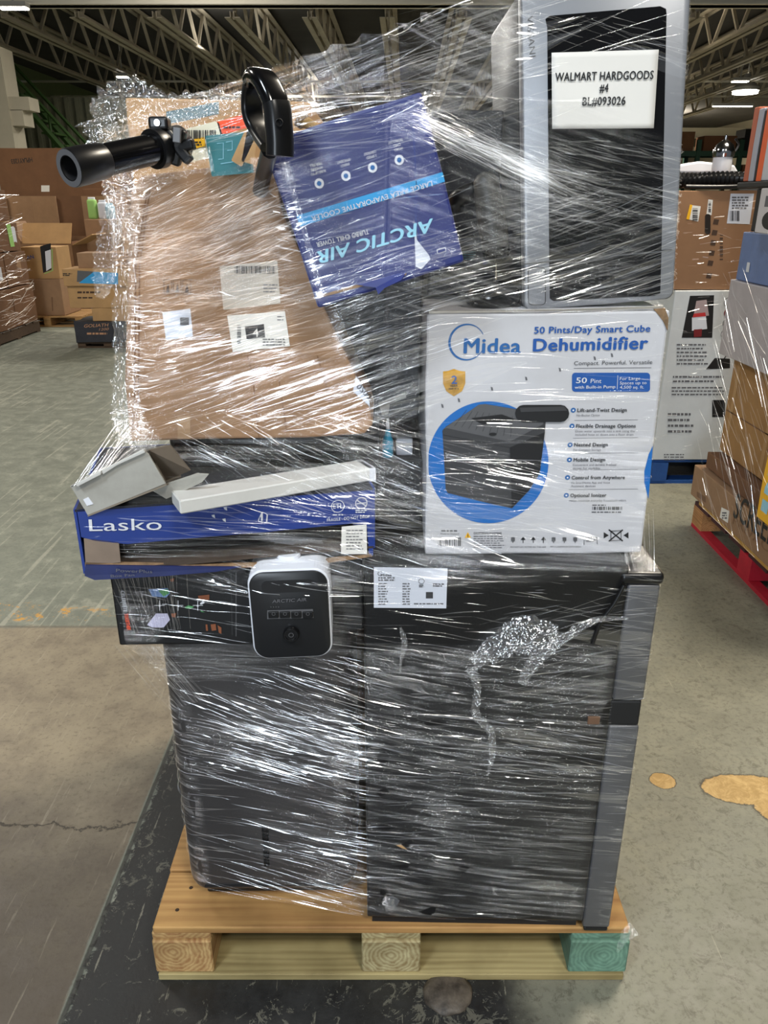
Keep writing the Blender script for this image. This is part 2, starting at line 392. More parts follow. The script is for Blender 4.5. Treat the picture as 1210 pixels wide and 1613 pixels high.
def floor_material():
    m = bpy.data.materials.new('worn_painted_concrete'); m.use_nodes = True; nt = m.node_tree; E.nt = nt; b = nt.nodes['Principled BSDF']
    tc = node(nt, 'ShaderNodeTexCoord'); V = tc.outputs['Object']; sp = node(nt, 'ShaderNodeSeparateXYZ'); nt.links.new(V, sp.inputs[0])
    X, Y = E(sp.outputs[0]), E(sp.outputs[1])
    n1, n2, n3 = nse(V, 1.3, 8, 0.7), nse(V, 9, 10, 0.75), nse(V, 60, 6, 0.7)
    scr = nse(V, 2.0, 4, 0.5, (20, 0.7, 1), (0, 0, R(52))); scr2 = nse(V, 3.0, 5, 0.6, (22, 1.6, 1), (0, 0, R(-8)))
    fleck = nse(V, 22, 6, 0.8, dist=1.2)
    # sealed grey concrete with an old grey-green coat
    col = mixc(step(n1, 0.35, 0.65), (120, 119, 104), (142, 140, 122))
    col = mixc(step(n2, 0.38, 0.66), mixc(0.5, (112, 112, 100), (126, 124, 108)), col)
    col = mixc(step(n3, 0.50, 0.62) * 0.5, col, (96, 93, 80))
    col = mixc(step(nse(V, 26, 8, 0.8, dist=0.8), 0.545, 0.61) * 0.6, col, (84, 80, 68))
    col = mixc(step(n1 + (n2 - 0.5) * 0.9, 0.55, 0.75) * 0.35, col, (102, 98, 84))
    col = mixc(step(nse(V, 3.5, 4, 0.5, (16, 0.8, 1), (0, 0, R(20))), 0.70, 0.76) * 0.4, col, (172, 168, 150))
    coat = mixc(step(n2, 0.4, 0.62), (110, 114, 103), (128, 131, 118))
    worn = step(scr + (n1 - 0.5) * 0.4, 0.60, 0.66) * 0.9 + step(n2 + (n1 - 0.5) * 0.4, 0.575, 0.62) * 0.5
    coat = mixc(E.op('MINIMUM', worn * 0.6, 0.8), coat, (164, 163, 148)); coat = mixc(step(n3, 0.52, 0.64) * 0.4, coat, (92, 94, 84))
    left = step(X * -1.0 + (n1 - 0.5) * 0.9, -0.35, 0.25)
    col = mixc(left, col, coat)
    # bare slab beside the joint at x = -0.67
    wob = (n2 - 0.5) * 0.10
    bare = step(X * -1.0 + wob * 0.25, 0.668, 0.676) * step(Y * -1.0 + wob, -2.68, -2.64)
    bc = mixc(step(n1 + (n2 - 0.5) * 0.5, 0.36, 0.66), (108, 97, 82), (142, 131, 110))
    bc = mixc(step(Y + (n1 - 0.5) * 0.7, 1.25, 2.1), mixc(0.62, bc, (66, 56, 48)), bc)
    bc = mixc(step(scr2, 0.60, 0.70) * 0.35, bc, (166, 156, 136)); bc = mixc(step(n3, 0.52, 0.64) * 0.35, bc, (78, 68, 56))
    bc = mixc(step(nse(V, 5, 6, 0.7, (1, 6, 1), (0, 0, R(35))), 0.62, 0.70) * 0.35, bc, (70, 62, 54))
    col = mixc(bare, col, bc)
    # dark grey coat under the load, chipped away in flakes; also darkened for the pallet's shadow
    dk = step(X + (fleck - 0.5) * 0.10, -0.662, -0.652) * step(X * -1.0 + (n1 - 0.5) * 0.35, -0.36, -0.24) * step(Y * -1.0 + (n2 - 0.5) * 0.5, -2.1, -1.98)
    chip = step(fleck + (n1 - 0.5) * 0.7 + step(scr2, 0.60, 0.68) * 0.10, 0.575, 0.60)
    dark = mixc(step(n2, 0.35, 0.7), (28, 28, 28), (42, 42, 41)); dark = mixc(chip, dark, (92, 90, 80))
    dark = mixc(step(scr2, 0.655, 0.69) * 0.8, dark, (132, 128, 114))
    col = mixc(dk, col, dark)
    # joint between the slabs
    jx = step(E.op('ABSOLUTE', X + 0.662 + wob * 0.12), 0.0075, 0.003) * step(Y * -1.0, -2.66, -2.6)
    col = mixc(jx * 0.8, col, (34, 31, 28))
    jy = step(E.op('ABSOLUTE', Y - 2.66 + wob * 0.3), 0.012, 0.004) * step(X * -1.0, 0.6, 0.7); col = mixc(jy * 0.45, col, (70, 66, 58))
    crack = step(E.op('ABSOLUTE', Y - 1.62 + (n1 - 0.5) * 0.35 + wob * 0.8), 0.006, 0.001) * bare; col = mixc(crack * 0.8, col, (50, 44, 38))
    # orange line paint worn to patches
    op = step(E.op('ABSOLUTE', Y - 2.79 + (n1 - 0.5) * 0.3), 0.075, 0.05) * step(X * -1.0, 0.95, 1.02) * step(n2 + (fleck - 0.5) * 0.8, 0.55, 0.60)
    col = mixc(op * 0.85, col, (196, 142, 44))
    # spalled patches showing tan aggregate
    def blob(cx, cy, rx, ry):
        dx, dy = (X - cx) * (1 / rx), (Y - cy) * (1 / ry)
        return E.op('SQRT', dx * dx + dy * dy) + (n2 - 0.5) * 0.9
    tn = mixc(step(fleck, 0.4, 0.65), (166, 134, 78), (196, 164, 108))
    dd = None
    for c in ((0.812, 1.785, 0.038, 0.036), (1.035, 1.75, 0.125, 0.062), (1.13, 1.665, 0.10, 0.085)):
        d = blob(*c); dd = d if dd is None else E.op('MINIMUM', dd, d)
    col = mixc(step(dd, 1.09, 0.98), col, (66, 60, 50)); col = mixc(step(dd, 0.99, 0.95), col, tn)
    nt.links.new(col.s, b.inputs['Base Color'])
    rg = step(n2 + (n3 - 0.5) * 0.3, 0.3, 0.75) * 0.28 + 0.42; nt.links.new(rg.s, b.inputs['Roughness'])
    bp = node(nt, 'ShaderNodeBump'); bp.inputs['Strength'].default_value = 0.4; bp.inputs['Distance'].default_value = 0.004
    h = n3 * 0.4 + n2 * 0.5 - jx * 2.0 - crack * 1.5 + dk * (1.0 - chip) * 0.6
    nt.links.new(h.s, bp.inputs['Height']); nt.links.new(bp.outputs['Normal'], b.inputs['Normal'])
    return m
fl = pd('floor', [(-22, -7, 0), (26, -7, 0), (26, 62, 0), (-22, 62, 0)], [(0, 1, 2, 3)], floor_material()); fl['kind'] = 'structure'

# ------------------------------------------------------------------ roof: deck, girders, open-web joists
DECK = mat('roof_deck', (66, 64, 62), 0.8, var=0.2, vscale=0.8)
JOIST = mat('joist_steel', (184, 174, 154), 0.5, var=0.15, vscale=2)
GIRD = mat('girder_cream', (236, 230, 212), 0.6)
ROOF_Z, JZ = 6.15, 5.15
ceil = pd('ceiling', [(-22, -7, ROOF_Z), (26, -7, ROOF_Z), (26, 62, ROOF_Z), (-22, 62, ROOF_Z)], [(3, 2, 1, 0)], DECK); ceil['kind'] = 'structure'
SKEW = 0.027
def angle_pair(L):
    """two steel angles back to back with a gap, running along y"""
    bm = bmesh.new()
    for s in (-1, 1):
        for (x, z, w, h) in ((s * 0.095, 0.008, 0.13, 0.016), (s * 0.038, 0.06, 0.016, 0.12)):
            r = bmesh.ops.create_cube(bm, size=1.0)
            for v in r['verts']: v.co = Vector((x + v.co.x * w, (v.co.y + 0.5) * L, z + v.co.z * h))
    return bm_mesh('chord', bm)
CH = angle_pair(44.0); CH.materials.append(JOIST)
WEB_L = math.hypot(0.85, ROOF_Z - JZ - 0.08)
wb = bm_mesh('web', box_bm(0.07, 0.06, WEB_L, 0, base=True)); wb.materials.append(JOIST)
j0 = PZ(610, 28, JZ)
Y_G = j0.y                                           # girder line where the joists bear
for i in range(-6, 9):
    x = j0.x + i * 1.62
    if abs(i) > 9: continue
    ro = math.atan2(-SKEW, 1)
    lo = link('roof_joist', CH, None, ceil); lo.location = (x, Y_G, JZ); lo.rotation_euler = (0, 0, ro)
    up = link('top_chord', CH, None, lo); up.location = (0, 0, ROOF_Z - JZ - 0.1)
    for k in range(30 if -6 <= i <= 8 else 12):
        y = 0.2 + k * 0.85; q = link('web_bar', wb, None, lo); s = 1 if k % 2 == 0 else -1
        q.location = (0, y if s > 0 else y + 0.85, 0.03); q.rotation_euler = (-s * math.atan2(0.85, ROOF_Z - JZ - 0.08), 0, 0)
for yy, zz, dz in ((Y_G - 0.35, JZ + 0.13, 0.45), (46.0, JZ - 0.35, 0.5), (58.0, JZ - 0.55, 0.5)):
    g = boxo('girder', 48, 0.25, dz, GIRD, (2, yy, zz), parent=ceil); boxo('girder_flange', 48, 0.42, 0.03, GIRD, (0, 0, 0), parent=g)
for i, (x, y) in enumerate(((-4.5, 30), (3.2, 34))):
    boxo('sprinkler_pipe', 40, 0.06, 0.06, GIRD, (0, y, JZ + 0.25), parent=ceil)

# walls
WALLM = mat('painted_block_wall', (176, 168, 148), 0.8, var=0.06, vscale=1.5)
GREENW = mat('green_corrugated_wall', (96, 110, 74), 0.7, var=0.15, vscale=2, stretch=(1, 12, 0.1))
w = boxo('wall_back', 48, 0.3, ROOF_Z, WALLM, (2, 61.5, 0)); w['kind'] = 'structure'
w = boxo('wall_left', 0.3, 54, ROOF_Z, GREENW, (-13.2, 35, 0)); w['kind'] = 'structure'
for k in range(40):
    boxo('wall_rib', 0.06, 0.12, ROOF_Z - 0.02, GREENW, (0.18, -18 + k * 0.36, 0.01), parent=w)
w2 = boxo('wall_right', 0.3, 69, ROOF_Z, WALLM, (22, 27.5, 0)); w2['kind'] = 'structure'
pil = boxo('wall_pillar', 1.15, 0.6, 4.5, WALLM, (-8.35, 18.2, 0)); pil['kind'] = 'structure'
boxo('bracket', 0.42, 0.5, 0.25, WALLM, (0.78, 0, 3.35), parent=pil); boxo('bracket', 0.25, 0.5, 0.3, WALLM, (0.7, 0, 3.06), parent=pil)
wf = boxo('wall_far_left', 8.0, 0.2, 4.4, mat('pale_corrugated', (112, 112, 92), 0.7, var=0.1, vscale=2), (-10.4, 25.2, 0)); wf['kind'] = 'structure'
for k in range(26): boxo('wall_rib', 0.1, 0.08, 4.38, mat('pale_corrugated', (0, 0, 0)), (-3.9 + k * 0.3, -0.13, 0.01), parent=wf)

# green steel stair against the far left wall
GST = mat('green_steel', (52, 82, 32), 0.6)
st = empty('steel_stair', (-9.7, 22.6, 0.0), 'green steel stair and rail against the corrugated wall', 'stair')
for s in (0, 0.9):
    tube('stringer_rail', [(0, s, 4.3), (2.2, s, 1.6)], 0.09, GST, st, 6)
    tube('hand_rail', [(-0.3, s, 5.1), (2.0, s, 2.5)], 0.05, GST, st, 6)
for k in range(9):
    boxo('stair_tread', 0.34, 0.95, 0.05, GST, (0.1 + k * 0.24, 0.45, 4.15 - k * 0.3), parent=st)
for x, z in ((-0.2, 4.9), (0.9, 3.7), (1.8, 2.7)): tube('rail_post', [(x, 0, z - 1.0), (x, 0, z)], 0.04, GST, st, 6)
boxo('landing', 2.2, 1.2, 0.1, GST, (-1.3, 0.45, 4.25), parent=st)
tube('support_post', [(-1.6, 0.2, 0), (-1.6, 0.2, 4.3)], 0.09, GST, st, 6)
tube('support_post', [(2.3, 0.2, 0), (2.3, 0.2, 1.6)], 0.09, GST, st, 6)

# ceiling lights in view
LENS = mat('lamp_lens', (255, 250, 236), 0.4, emit=14.0)
HOUS = mat('lamp_housing', (196, 194, 188), 0.5)
def bay(px, py, z, label, rx, ry, kind='round'):
    p = PZ(px, py, z); t = empty('ceiling_light', p, label, 'light', group='ceiling lights under the roof')
    if kind == 'round':
        lathe('housing', (0, 0, 0.05), (0, 0, 1), [(0, rx), (0.1, rx), (0.28, rx * 0.45), (0.5, rx * 0.2)], HOUS, t)
        V, F = tube_lists([(0, 0, -0.03), (0, 0, 0.05)], rx * 0.94, 24); pd('lens', V, F, LENS, t)
    else:
        boxo('housing', rx, ry, 0.09, HOUS, (0, 0, 0.02), parent=t); boxo('lens', rx * 0.96, ry * 0.8, 0.03, LENS, (0, 0, -0.01), 0.01, parent=t)
    tube('hanger', [(0, 0, 0.1), (0, 0, ROOF_Z - p.z)], 0.02, HOUS, t, 6)
bay(22, 14, 5.05, 'bright bay light close to the cream girder over the brown cartons', 0.55, 0.22, 'strip')
bay(1174, 146, 4.9, 'glowing round bay light over the stack with the orange box', 0.42, 0)
bay(1166, 129, 5.0, 'small slim lamp above the round bay light', 0.5, 0.2, 'strip')
bay(1154, 168, 4.8, 'long thin tube light below the round bay light', 1.5, 0.08, 'strip')
bay(193, 122, 5.05, 'small lamp glinting behind the joists near the green stair', 0.34, 0.2, 'strip')
bay(1036, -30, 5.0, 'bay light above the silver microwave oven', 0.4, 0)

# ------------------------------------------------------------------ BACKGROUND, left side
WRAPHAZE = None
def pallet(name, label, cx, cy, w, d, m, rz=0.0, group=None, h=0.14, blocks=None):
    t = empty(name, (cx, cy, 0), label, 'pallet', (0, 0, rz), group)
    for k in range(6): boxo('deck_board', w, d / 6 * 0.82, 0.018, m, (0, -d / 2 + (k + 0.5) * d / 6, h - 0.018), parent=t)
    for k in range(3):
        x = (k - 1) * (w - 0.1) / 2
        boxo('stringer', 0.09, d, h - 0.036, blocks or m, (x, 0, 0.018), parent=t)
    for k in range(3): boxo('bottom_board', w, 0.1, 0.018, m, (0, (k - 1) * (d - 0.12) / 2, 0), parent=t)
    return t
DPAL = mat('dark_pallet_wood', (74, 56, 40), 0.8, var=0.3, vscale=8, stretch=(1, 8, 8))
LPAL = mat('light_pallet_wood', (176, 136, 86), 0.8, var=0.25, vscale=8, stretch=(1, 8, 8))
pallet('shipping_pallet', 'dark wooden pallet under the wrapped block of brown cartons', -5.1, 9.62, 1.2, 1.25, DPAL)
# wrapped block of cartons, tier by tier
TG = 'wrapped cartons stacked in tiers on the dark pallet'
names = ('bottom', 'second', 'third', 'top')
wz = 0.15
for k, (hh, inset) in enumerate(((0.46, 0.0), (0.40, 0.03), (0.34, 0.08), (0.36, 0.16))):
    for j in range(2):
        c = carton('wrapped_carton', f"brown wrapped carton, {names[k]} tier of the dark pallet, {'nearer' if j == 0 else 'farther'} of two",
                   'carton', -4.5 - inset - 0.55, 9.0 + inset * 0.5 + j * 0.615, wz, 1.1, 0.60 - inset * 0.4, hh - 0.012, CARD_D, group=TG, n=4, wob=0.007)
        f = rightf(c, 1.1)
        if k == 3 and j == 1:
            pass
        if k == 2 and j == 1: f.poly('green_tag', [(0.02, 0.05), (0.13, 0.05), (0.11, 0.31), (0.0, 0.31)], GREEN, 4, raw=True); f.poly('paper_label', [(0.08, 0.06), (0.22, 0.06), (0.22, 0.28), (0.08, 0.28)], LABEL, 1, raw=True)
        if k == 1 and j == 0: f.poly('paper_label', [(0.08, 0.1), (0.2, 0.1), (0.2, 0.34), (0.08, 0.34)], LABEL, 1, raw=True)
        if k == 1 and j == 1: f.poly('paper_label', [(-0.05, 0.08), (0.12, 0.08), (0.12, 0.3), (-0.05, 0.3)], CARD, 1, raw=True)
    wz += hh
# tall brown cartons behind
c = carton('tall_carton', 'tall dark brown carton with black stamped letters rising behind the open gaylord', 'carton', -5.7, 15.0, 0, 2.4, 1.0, 2.46, CARD_D, n=4, wob=0.01)
f = front(c, 1.0); f.text('HPLAY1203', (50, 248), (17, 251), 7, INK, bold=0.05); f.rect('paper_label', 65, 292, 78, 302, PAPER)
c = carton('tall_carton', 'dark brown carton behind the folded gaylord, beside the load', 'carton', -4.55, 14.1, 0, 1.1, 0.8, 1.78, CARD_D, n=4, wob=0.01)
f = front(c, 0.8); f.rect('paper_label', 168, 309, 180, 316, PAPER)
# gaylord with vertical folds: four boards around a hollow
g = empty('gaylord_box', (-5.25, 13.4, 0), 'open corrugated gaylord box with vertical folds and dark creases', 'carton')
for k in range(5):
    boxo('wall_panel', 0.40, 0.02, 1.66, (CARD_L, CARD, CARD, CARD_D, CARD)[k], (-0.82 + k * 0.39, -0.5 + (0.04 if k % 2 else 0), 0.0), rot=(0, 0, R(6 if k % 2 else -6)), parent=g)
boxo('side_panel', 0.02, 1.0, 1.66, CARD_D, (0.98, 0.0, 0), parent=g); boxo('side_panel', 0.02, 1.0, 1.66, CARD, (-1.0, 0.0, 0), parent=g)
boxo('back_panel', 2.0, 0.02, 1.6, CARD_IN, (0, 0.5, 0), parent=g)
# bags standing in the gap
for i, (px, c_, lb) in enumerate(((150, GREEN, 'small green-topped bag standing on a carton behind the load'), (166, LABEL, 'clear bag of pale items behind the load, by the green-topped one'), (177, mat('pale_blue_bag', (150, 186, 206), 0.4), 'pale blue wrapped packet tucked beside the load'))):
    a = P(px, 345, 12.6); o = boxo('bag', 0.13, 0.12, 0.28 - i * 0.04, c_, (a.x, 12.55, a.z), 0.03, 3); tag(o, lb, 'bag')
    boxo('bag_top', 0.1, 0.05, 0.05, c_ if i else WHITEP, (0, 0, 0.26 - i * 0.04), 0.01, parent=o)
c = carton('carton', 'plain carton standing behind the load, under the bags', 'carton', P(165, 375, 12.6).x + 0.1, 12.3, 0, 0.55, 0.5, P(160, 345, 12.6).z - 0.003, CARD, n=3)
# open carton with raised flaps
a = P(80, 430, 11.6)
oc = empty('open_carton', (a.x, 11.9, 0), 'tall open carton with raised flaps behind the small printed box', 'carton')
boxo('front_panel', 0.72, 0.012, 1.02, CARD, (0, -0.3, 0), parent=oc); boxo('back_panel', 0.72, 0.012, 1.1, CARD_IN, (0, 0.3, 0), parent=oc)
boxo('side_panel', 0.012, 0.6, 1.05, CARD_D, (0.36, 0, 0), parent=oc); boxo('side_panel', 0.012, 0.6, 1.05, CARD_IN, (-0.36, 0, 0), parent=oc)
boxo('flap', 0.72, 0.012, 0.3, CARD_L, (0, -0.3, 1.02), rot=(R(-25), 0, R(-4)), parent=oc); boxo('flap', 0.012, 0.6, 0.34, CARD_L, (0.36, 0, 1.0), rot=(0, R(65), 0), parent=oc)
boxo('flap', 0.012, 0.6, 0.3, CARD, (-0.36, 0, 1.05), rot=(0, R(-30), 0), parent=oc)
# printed box on a carton on a pallet
a0, a1 = P(52, 500, 10.6), P(90, 440, 10.6)
pallet('shipping_pallet', 'pale wooden pallet under the cartons behind the wrapped block', a1.x - 0.22, 11.0, 0.95, 0.8, LPAL)
c = carton('carton', 'plain brown carton standing on the pale pallet', 'carton', a1.x - 0.27, 10.66, 0.145, 0.56, 0.6, a1.z - 0.148, CARD, n=3)
f = front(c, 0.6); f.line('fold_line', [(82, 468), (83, 490)], 2, CARD_IN)
c = carton('printed_carton', 'tan carton with blue letters and a green-edged opening, on the plain carton', 'carton', P(58, 435, 10.5).x, 10.68, a1.z, 0.46, 0.45, 0.40, CARD_L, n=3)
f = front(c, 0.45); f.text('AN', (43, 409), (54, 407), 6, MBLUE2, bold=0.03); f.text('rowan', (50, 432), (63, 431), 3, BROWNINK) if False else None
f.poly('opening', [(63, 388), (80, 383), (81, 425), (68, 430)], INK); f.poly('white_packet', [(71, 396), (80, 393), (81, 422), (73, 427)], WHITEP, 2); f.line('green_edge', [(82, 392), (83, 426), (70, 431)], 1.5, GREEN, 3)
# small stack behind the load: black box, cartons, flat box
za = 0.0
Yk = 8.95
def hz(py, Y): return P(0, py, Y).z
xr = P(186, 520, Yk).x + 0.2
zt = hz(507, Yk)
c = carton('black_carton', 'black carton with copper lettering sitting low on the floor behind the load', 'carton', (P(119, 530, Yk).x + xr) / 2, Yk, 0.07, xr - P(119, 530, Yk).x, 0.5, zt - 0.07, mat('charcoal_card', (44, 44, 50), 0.7, var=0.2), n=4, wob=0.012)
f = front(c, 0.5); COPP = mat('copper_ink', (178, 132, 98), 0.6); f.text('GOLIATH', (133, 516), (172, 514), 5, COPP, bold=0.03, shear=0.3); f.text('1200', (156, 521), (172, 520), 4, COPP, shear=0.3); f.greek('small_print', 137, 523, 170, 528, 1, COPP)
pallet('broken_pallet', 'battered low pallet under the black carton', (P(119, 530, Yk).x + xr) / 2, Yk + 0.25, xr - P(119, 530, Yk).x, 0.46, DPAL, h=0.068)
c = carton('carton', 'squat kraft carton on the black carton', 'carton', xr - 0.24, Yk + 0.05, zt, 0.5, 0.4, hz(486, Yk) - zt - 0.003, CARD_L, n=3, wob=0.012); z2 = hz(486, Yk)
c = carton('carton', 'kraft carton with two rows of brown stamps, under the flat blue-striped box', 'carton', xr - 0.36, Yk + 0.05, z2, 0.74, 0.4, hz(451, Yk) - z2 - 0.003, CARD_L, n=3)
f = front(c, 0.4); f.greek('stamp_row', 122, 458, 160, 463, 1, BROWNINK); f.greek('stamp_row', 122, 467, 150, 471, 1, BROWNINK, seed=5); z3 = hz(451, Yk)
c = carton('flat_box', 'long flat tan box with a grey and blue slanted stripe', 'carton', xr - 0.36, Yk + 0.02, z3, 0.78, 0.4, hz(424, Yk) - z3, CARD_L, n=3)
f = front(c, 0.4); f.poly('grey_stripe', [(122, 426), (150, 428), (132, 444), (121, 444)], GREYPIC2); f.poly('blue_stripe', [(148, 428), (186, 430), (186, 448), (124, 446)], CYAN, 2); f.greek('dark_print', 99, 430, 114, 435, 2, INK)
z4 = hz(424, Yk)
c = carton('carton', 'low carton lying on the flat blue-striped box', 'carton', xr - 0.3, Yk + 0.15, z4, 0.62, 0.3, hz(398, Yk + 0.2) - z4, CARD, n=3)
bx = boxo('blue_crate', 0.25, 0.2, 0.15, mat('blue_crate', (24, 72, 150), 0.5), (P(112, 487, 10.9).x + 0.2, 11.55, 0.0), 0.01); tag(bx, 'small blue crate on the floor by the pale pallet', 'crate')
lathe('white_mark', (-0.02, -0.102, 0.08), (-0.02, -1, 0.08), [(0, 0.05), (0.001, 0.035)], WHITEINK, bx)

# ------------------------------------------------------------------ BACKGROUND, right side
YW = 4.33
bp_ = pallet('blue_pallet', 'blue painted pallet under the tall white appliance box', 2.14, YW + 0.5, 1.1, 1.0, BLUEP, h=0.15)
WX0, WX1 = 1.585, 2.30
wb_ = carton('appliance_box', 'tall white appliance box with pictures and grey text on the blue pallet', 'box', (WX0 + WX1) / 2, YW, 0.152, WX1 - WX0, 0.6, 0.965, mat('white_gloss_card', (206, 210, 212), 0.45, var=0.04), n=6)
f = front(wb_, 0.6)
pf = f.poly('product_picture', [(1087, 466), (1125, 465), (1122, 532), (1074, 532)], BLACKPIC)
f.poly('carpet_stripe', [(1097, 474), (1113, 472), (1117, 497), (1092, 500)], mat('pink_grey_print', (170, 150, 150), 0.5), 2, pf); f.poly('machine_head', [(1090, 500), (1112, 498), (1114, 518), (1090, 521)], WHITEINK, 2, pf); f.poly('red_base', [(1093, 519), (1106, 518), (1105, 530), (1093, 531)], mat('dark_red_print', (120, 30, 36), 0.5), 3, pf); f.poly('red_handle', [(1093, 494), (1111, 492), (1112, 498), (1091, 500)], mat('red_print', (190, 50, 50), 0.5), 3, pf)
for (x, y, m_, nm) in ((1148, 476, WHITEINK, 'feature_picture'), (1148, 493, mat('dark_red_print', (0, 0, 0)), 'feature_picture'), (1146, 509, BLACKPIC, 'feature_picture'), (1143, 526, WHITEINK, 'feature_picture')):
    q = f.disc(nm, x, y, 7.5, GREYPIC2 if m_ is WHITEINK else m_, 1); f.disc('picture_centre', x, y, 6.6 if m_ is WHITEINK else 2.5, m_ if m_ is WHITEINK else GREYPIC2, 2, q, 20)
f.rect('feature_detail', 1149, 471, 1154, 482, INK, 3); f.line('feature_detail', [(1138, 530), (1148, 522)], 1.6, INK, 3)
for (y0, y1, x0, x1, n_) in ((540, 576, 1066, 1120, 6), (590, 604, 1060, 1140, 2), (608, 624, 1058, 1142, 3), (648, 684, 1052, 1095, 4), (714, 726, 1046, 1085, 3)):
    f.greek('small_print', x0, y0, x1, y1, n_, GREYINK, seed=y0, fill=0.4)
f.poly('accessory_picture', [(1112, 582), (1126, 564), (1150, 565), (1150, 580)], BLACKPIC); f.line('accessory_hose', [(1140, 566), (1146, 557), (1152, 556)], 1.6, INK, 2)
f.rect('accessory_picture', 1122, 630, 1142, 657, BLACKPIC)
cb = carton('brown_carton', 'brown carton with a hand hole and shipping labels on the white appliance box', 'carton', 1.755, YW + 0.02, 1.12, 0.43, 0.5, 0.50, mat('kraft_mid', (140, 104, 74), 0.8, var=0.08, vscale=5), n=6)
f = front(cb, 0.5)
f.poly('yellow_label', [(1088, 323), (1104, 325), (1100, 349), (1082, 345)], PAPER, 1); f.poly('yellow_edge', [(1087, 322), (1091, 323), (1086, 346), (1081, 345)], YELLOW, 2); f.bars('barcode', 1091, 328, 1099, 346, INK, 3, vert=False)
f.poly('barcode_label', [(1116, 314), (1123, 315), (1121, 339), (1113, 337)], PAPER, 1); f.bars('barcode', 1116, 318, 1120, 335, INK, 2, vert=False)
f.poly('shipping_label', [(1151, 305), (1188, 305), (1181, 353), (1145, 352)], LABEL, 1); f.greek('label_print', 1153, 309, 1180, 330, 5, GREYINK, 2); f.bars('barcode', 1150, 332, 1164, 348, INK, 2)
hh_ = [(1115 + 4.5 * math.cos(R(t)), (341 if t < 180 else 365) + (-4 if t < 180 else 4) * abs(math.sin(R(t)))) for t in range(0, 360, 20)]
f.poly('hand_hole', hh_, mat('deep_hole', (30, 22, 16), 0.9), 2)
for k, y in enumerate((345, 362, 378, 394, 410, 430)): f.poly('handling_mark', [(1125 - k * 2.2, y), (1133 - k * 2.2, y + 1), (1131 - k * 2.2, y + 9), (1123 - k * 2.2, y + 8)], BROWNINK, 1)
f.bars('side_print', 1134, 370, 1139, 410, BROWNINK, 1, vert=False, step=2.2)
# corrugated hose and chrome appliance on the brown carton
zt = 1.625
hs = empty('vacuum_hose', (1.78, YW + 0.28, zt), 'black ribbed hose coiled on top of the brown carton', 'hose')
V, F = [], []
pth = smooth_path([(-0.26, -0.12, 0.05), (-0.15, -0.2, 0.045), (0.0, -0.22, 0.05), (0.16, -0.2, 0.045), (0.26, -0.08, 0.05), (0.15, 0.06, 0.05), (-0.1, 0.08, 0.05), (-0.24, 0.0, 0.05)], 14, True)
rad = [0.042 if i % 2 else 0.034 for i in range(len(pth))]
tube('hose_tube', pth, rad, BLACKP, hs, 12)
tube('thin_hose', smooth_path([(-0.2, -0.24, 0.014), (0, -0.27, 0.012), (0.2, -0.25, 0.02), (0.3, -0.14, 0.02)], 8), 0.012, BLACKP, hs, 8)
fa = P(1137, 262, YW + 0.25)
ap = empty('chrome_fitting', (fa.x, YW + 0.25, zt + 0.085), 'chrome domed fitting with clear base above the coiled hose', 'appliance')
lathe('clear_base', (0, 0, 0), (0, 0, 1), [(0, 0.045), (0.02, 0.05), (0.08, 0.05), (0.085, 0.04)], WHITEP, ap); lathe('chrome_dome', (0, 0, 0.08), (0, 0, 1), [(0, 0.055), (0.03, 0.058), (0.06, 0.045), (0.08, 0.02), (0.09, 0.001)], CHROME, ap)
lathe('tip', (0, 0, 0.165), (0, 0, 1), [(0, 0.008), (0.02, 0.008), (0.025, 0.001)], CHROME, ap); tube('bail', smooth_path([(0.055, 0, 0.1), (0.075, 0, 0.14), (0.05, 0, 0.17)], 5), 0.006, BLACKP, ap, 6)
tag_p = prism('plastic_cover', [Vector((1.56, YW + 0.35, zt + 0.09)), Vector((1.98, YW + 0.35, zt + 0.09)), Vector((1.95, YW + 0.35, zt + 0.13)), Vector((1.75, YW + 0.35, zt + 0.15)), Vector((1.6, YW + 0.35, zt + 0.125))], 0.15, WHITEP, bev=0.01); tag(tag_p, 'white plastic cover lying behind the coiled hose', 'plastic cover')

# red pallet with mixed stock, running toward the camera
RX = 1.60
t = empty('red_pallet', (RX + 0.5, 3.08, 0), 'red painted pallet with raw pine corner block under the flat brown cartons', 'pallet')
PINE = wood('pine_block', (214, 160, 104), (170, 116, 66), 'Y', 30)
SHADE_RED = mat('pallet_inner_shade', (66, 28, 30), 0.8)  # shade inside the pallet put into a darker red
for k in range(3): boxo('bottom_board', 0.05, 1.22, 0.02, REDP if k == 0 else SHADE_RED, ((k - 1) * 0.45 - 0.025, 0, 0), parent=t)
for i in range(3):
    for j in range(3): boxo('block', 0.1, 0.12, 0.1, (PINE if j == 2 else REDP) if i == 0 else SHADE_RED, ((i - 1) * 0.45, (j - 1) * 0.55, 0.02), parent=t)
for k in range(6): boxo('deck_board', 1.0, 0.17, 0.02, SHADE_RED, (0, -0.52 + k * 0.208, 0.12), parent=t)
z = 0.142
def rbox(name, label, cat, x, y0, y1, z0, z1, w, m, **k): return carton(name, label, cat, x + w / 2, y0, z0, w, y1 - y0, z1 - z0, m, **k)
def lr(f, name, u0, v0, u1, v1, m_, lay=1): return f.poly(name, [(u0, v0), (u1, v0), (u1, v1), (u0, v1)], m_, lay, raw=True)
c = rbox('flat_carton', 'flat yellow-tan carton directly on the red pallet', 'carton', 1.59, 2.45, 3.62, 0.145, 0.172, 0.9, mat('yellow_tan_card', (196, 152, 78), 0.7), n=4, wob=0.003)
sc = rbox('screen_carton', 'long brown carton lettered SCREEN, lowest large carton on the red pallet', 'carton', 1.57, 2.43, 3.69, 0.178, 0.335, 0.9, CARD, n=5, wob=0.003)
f = leftf(sc, 0.9)
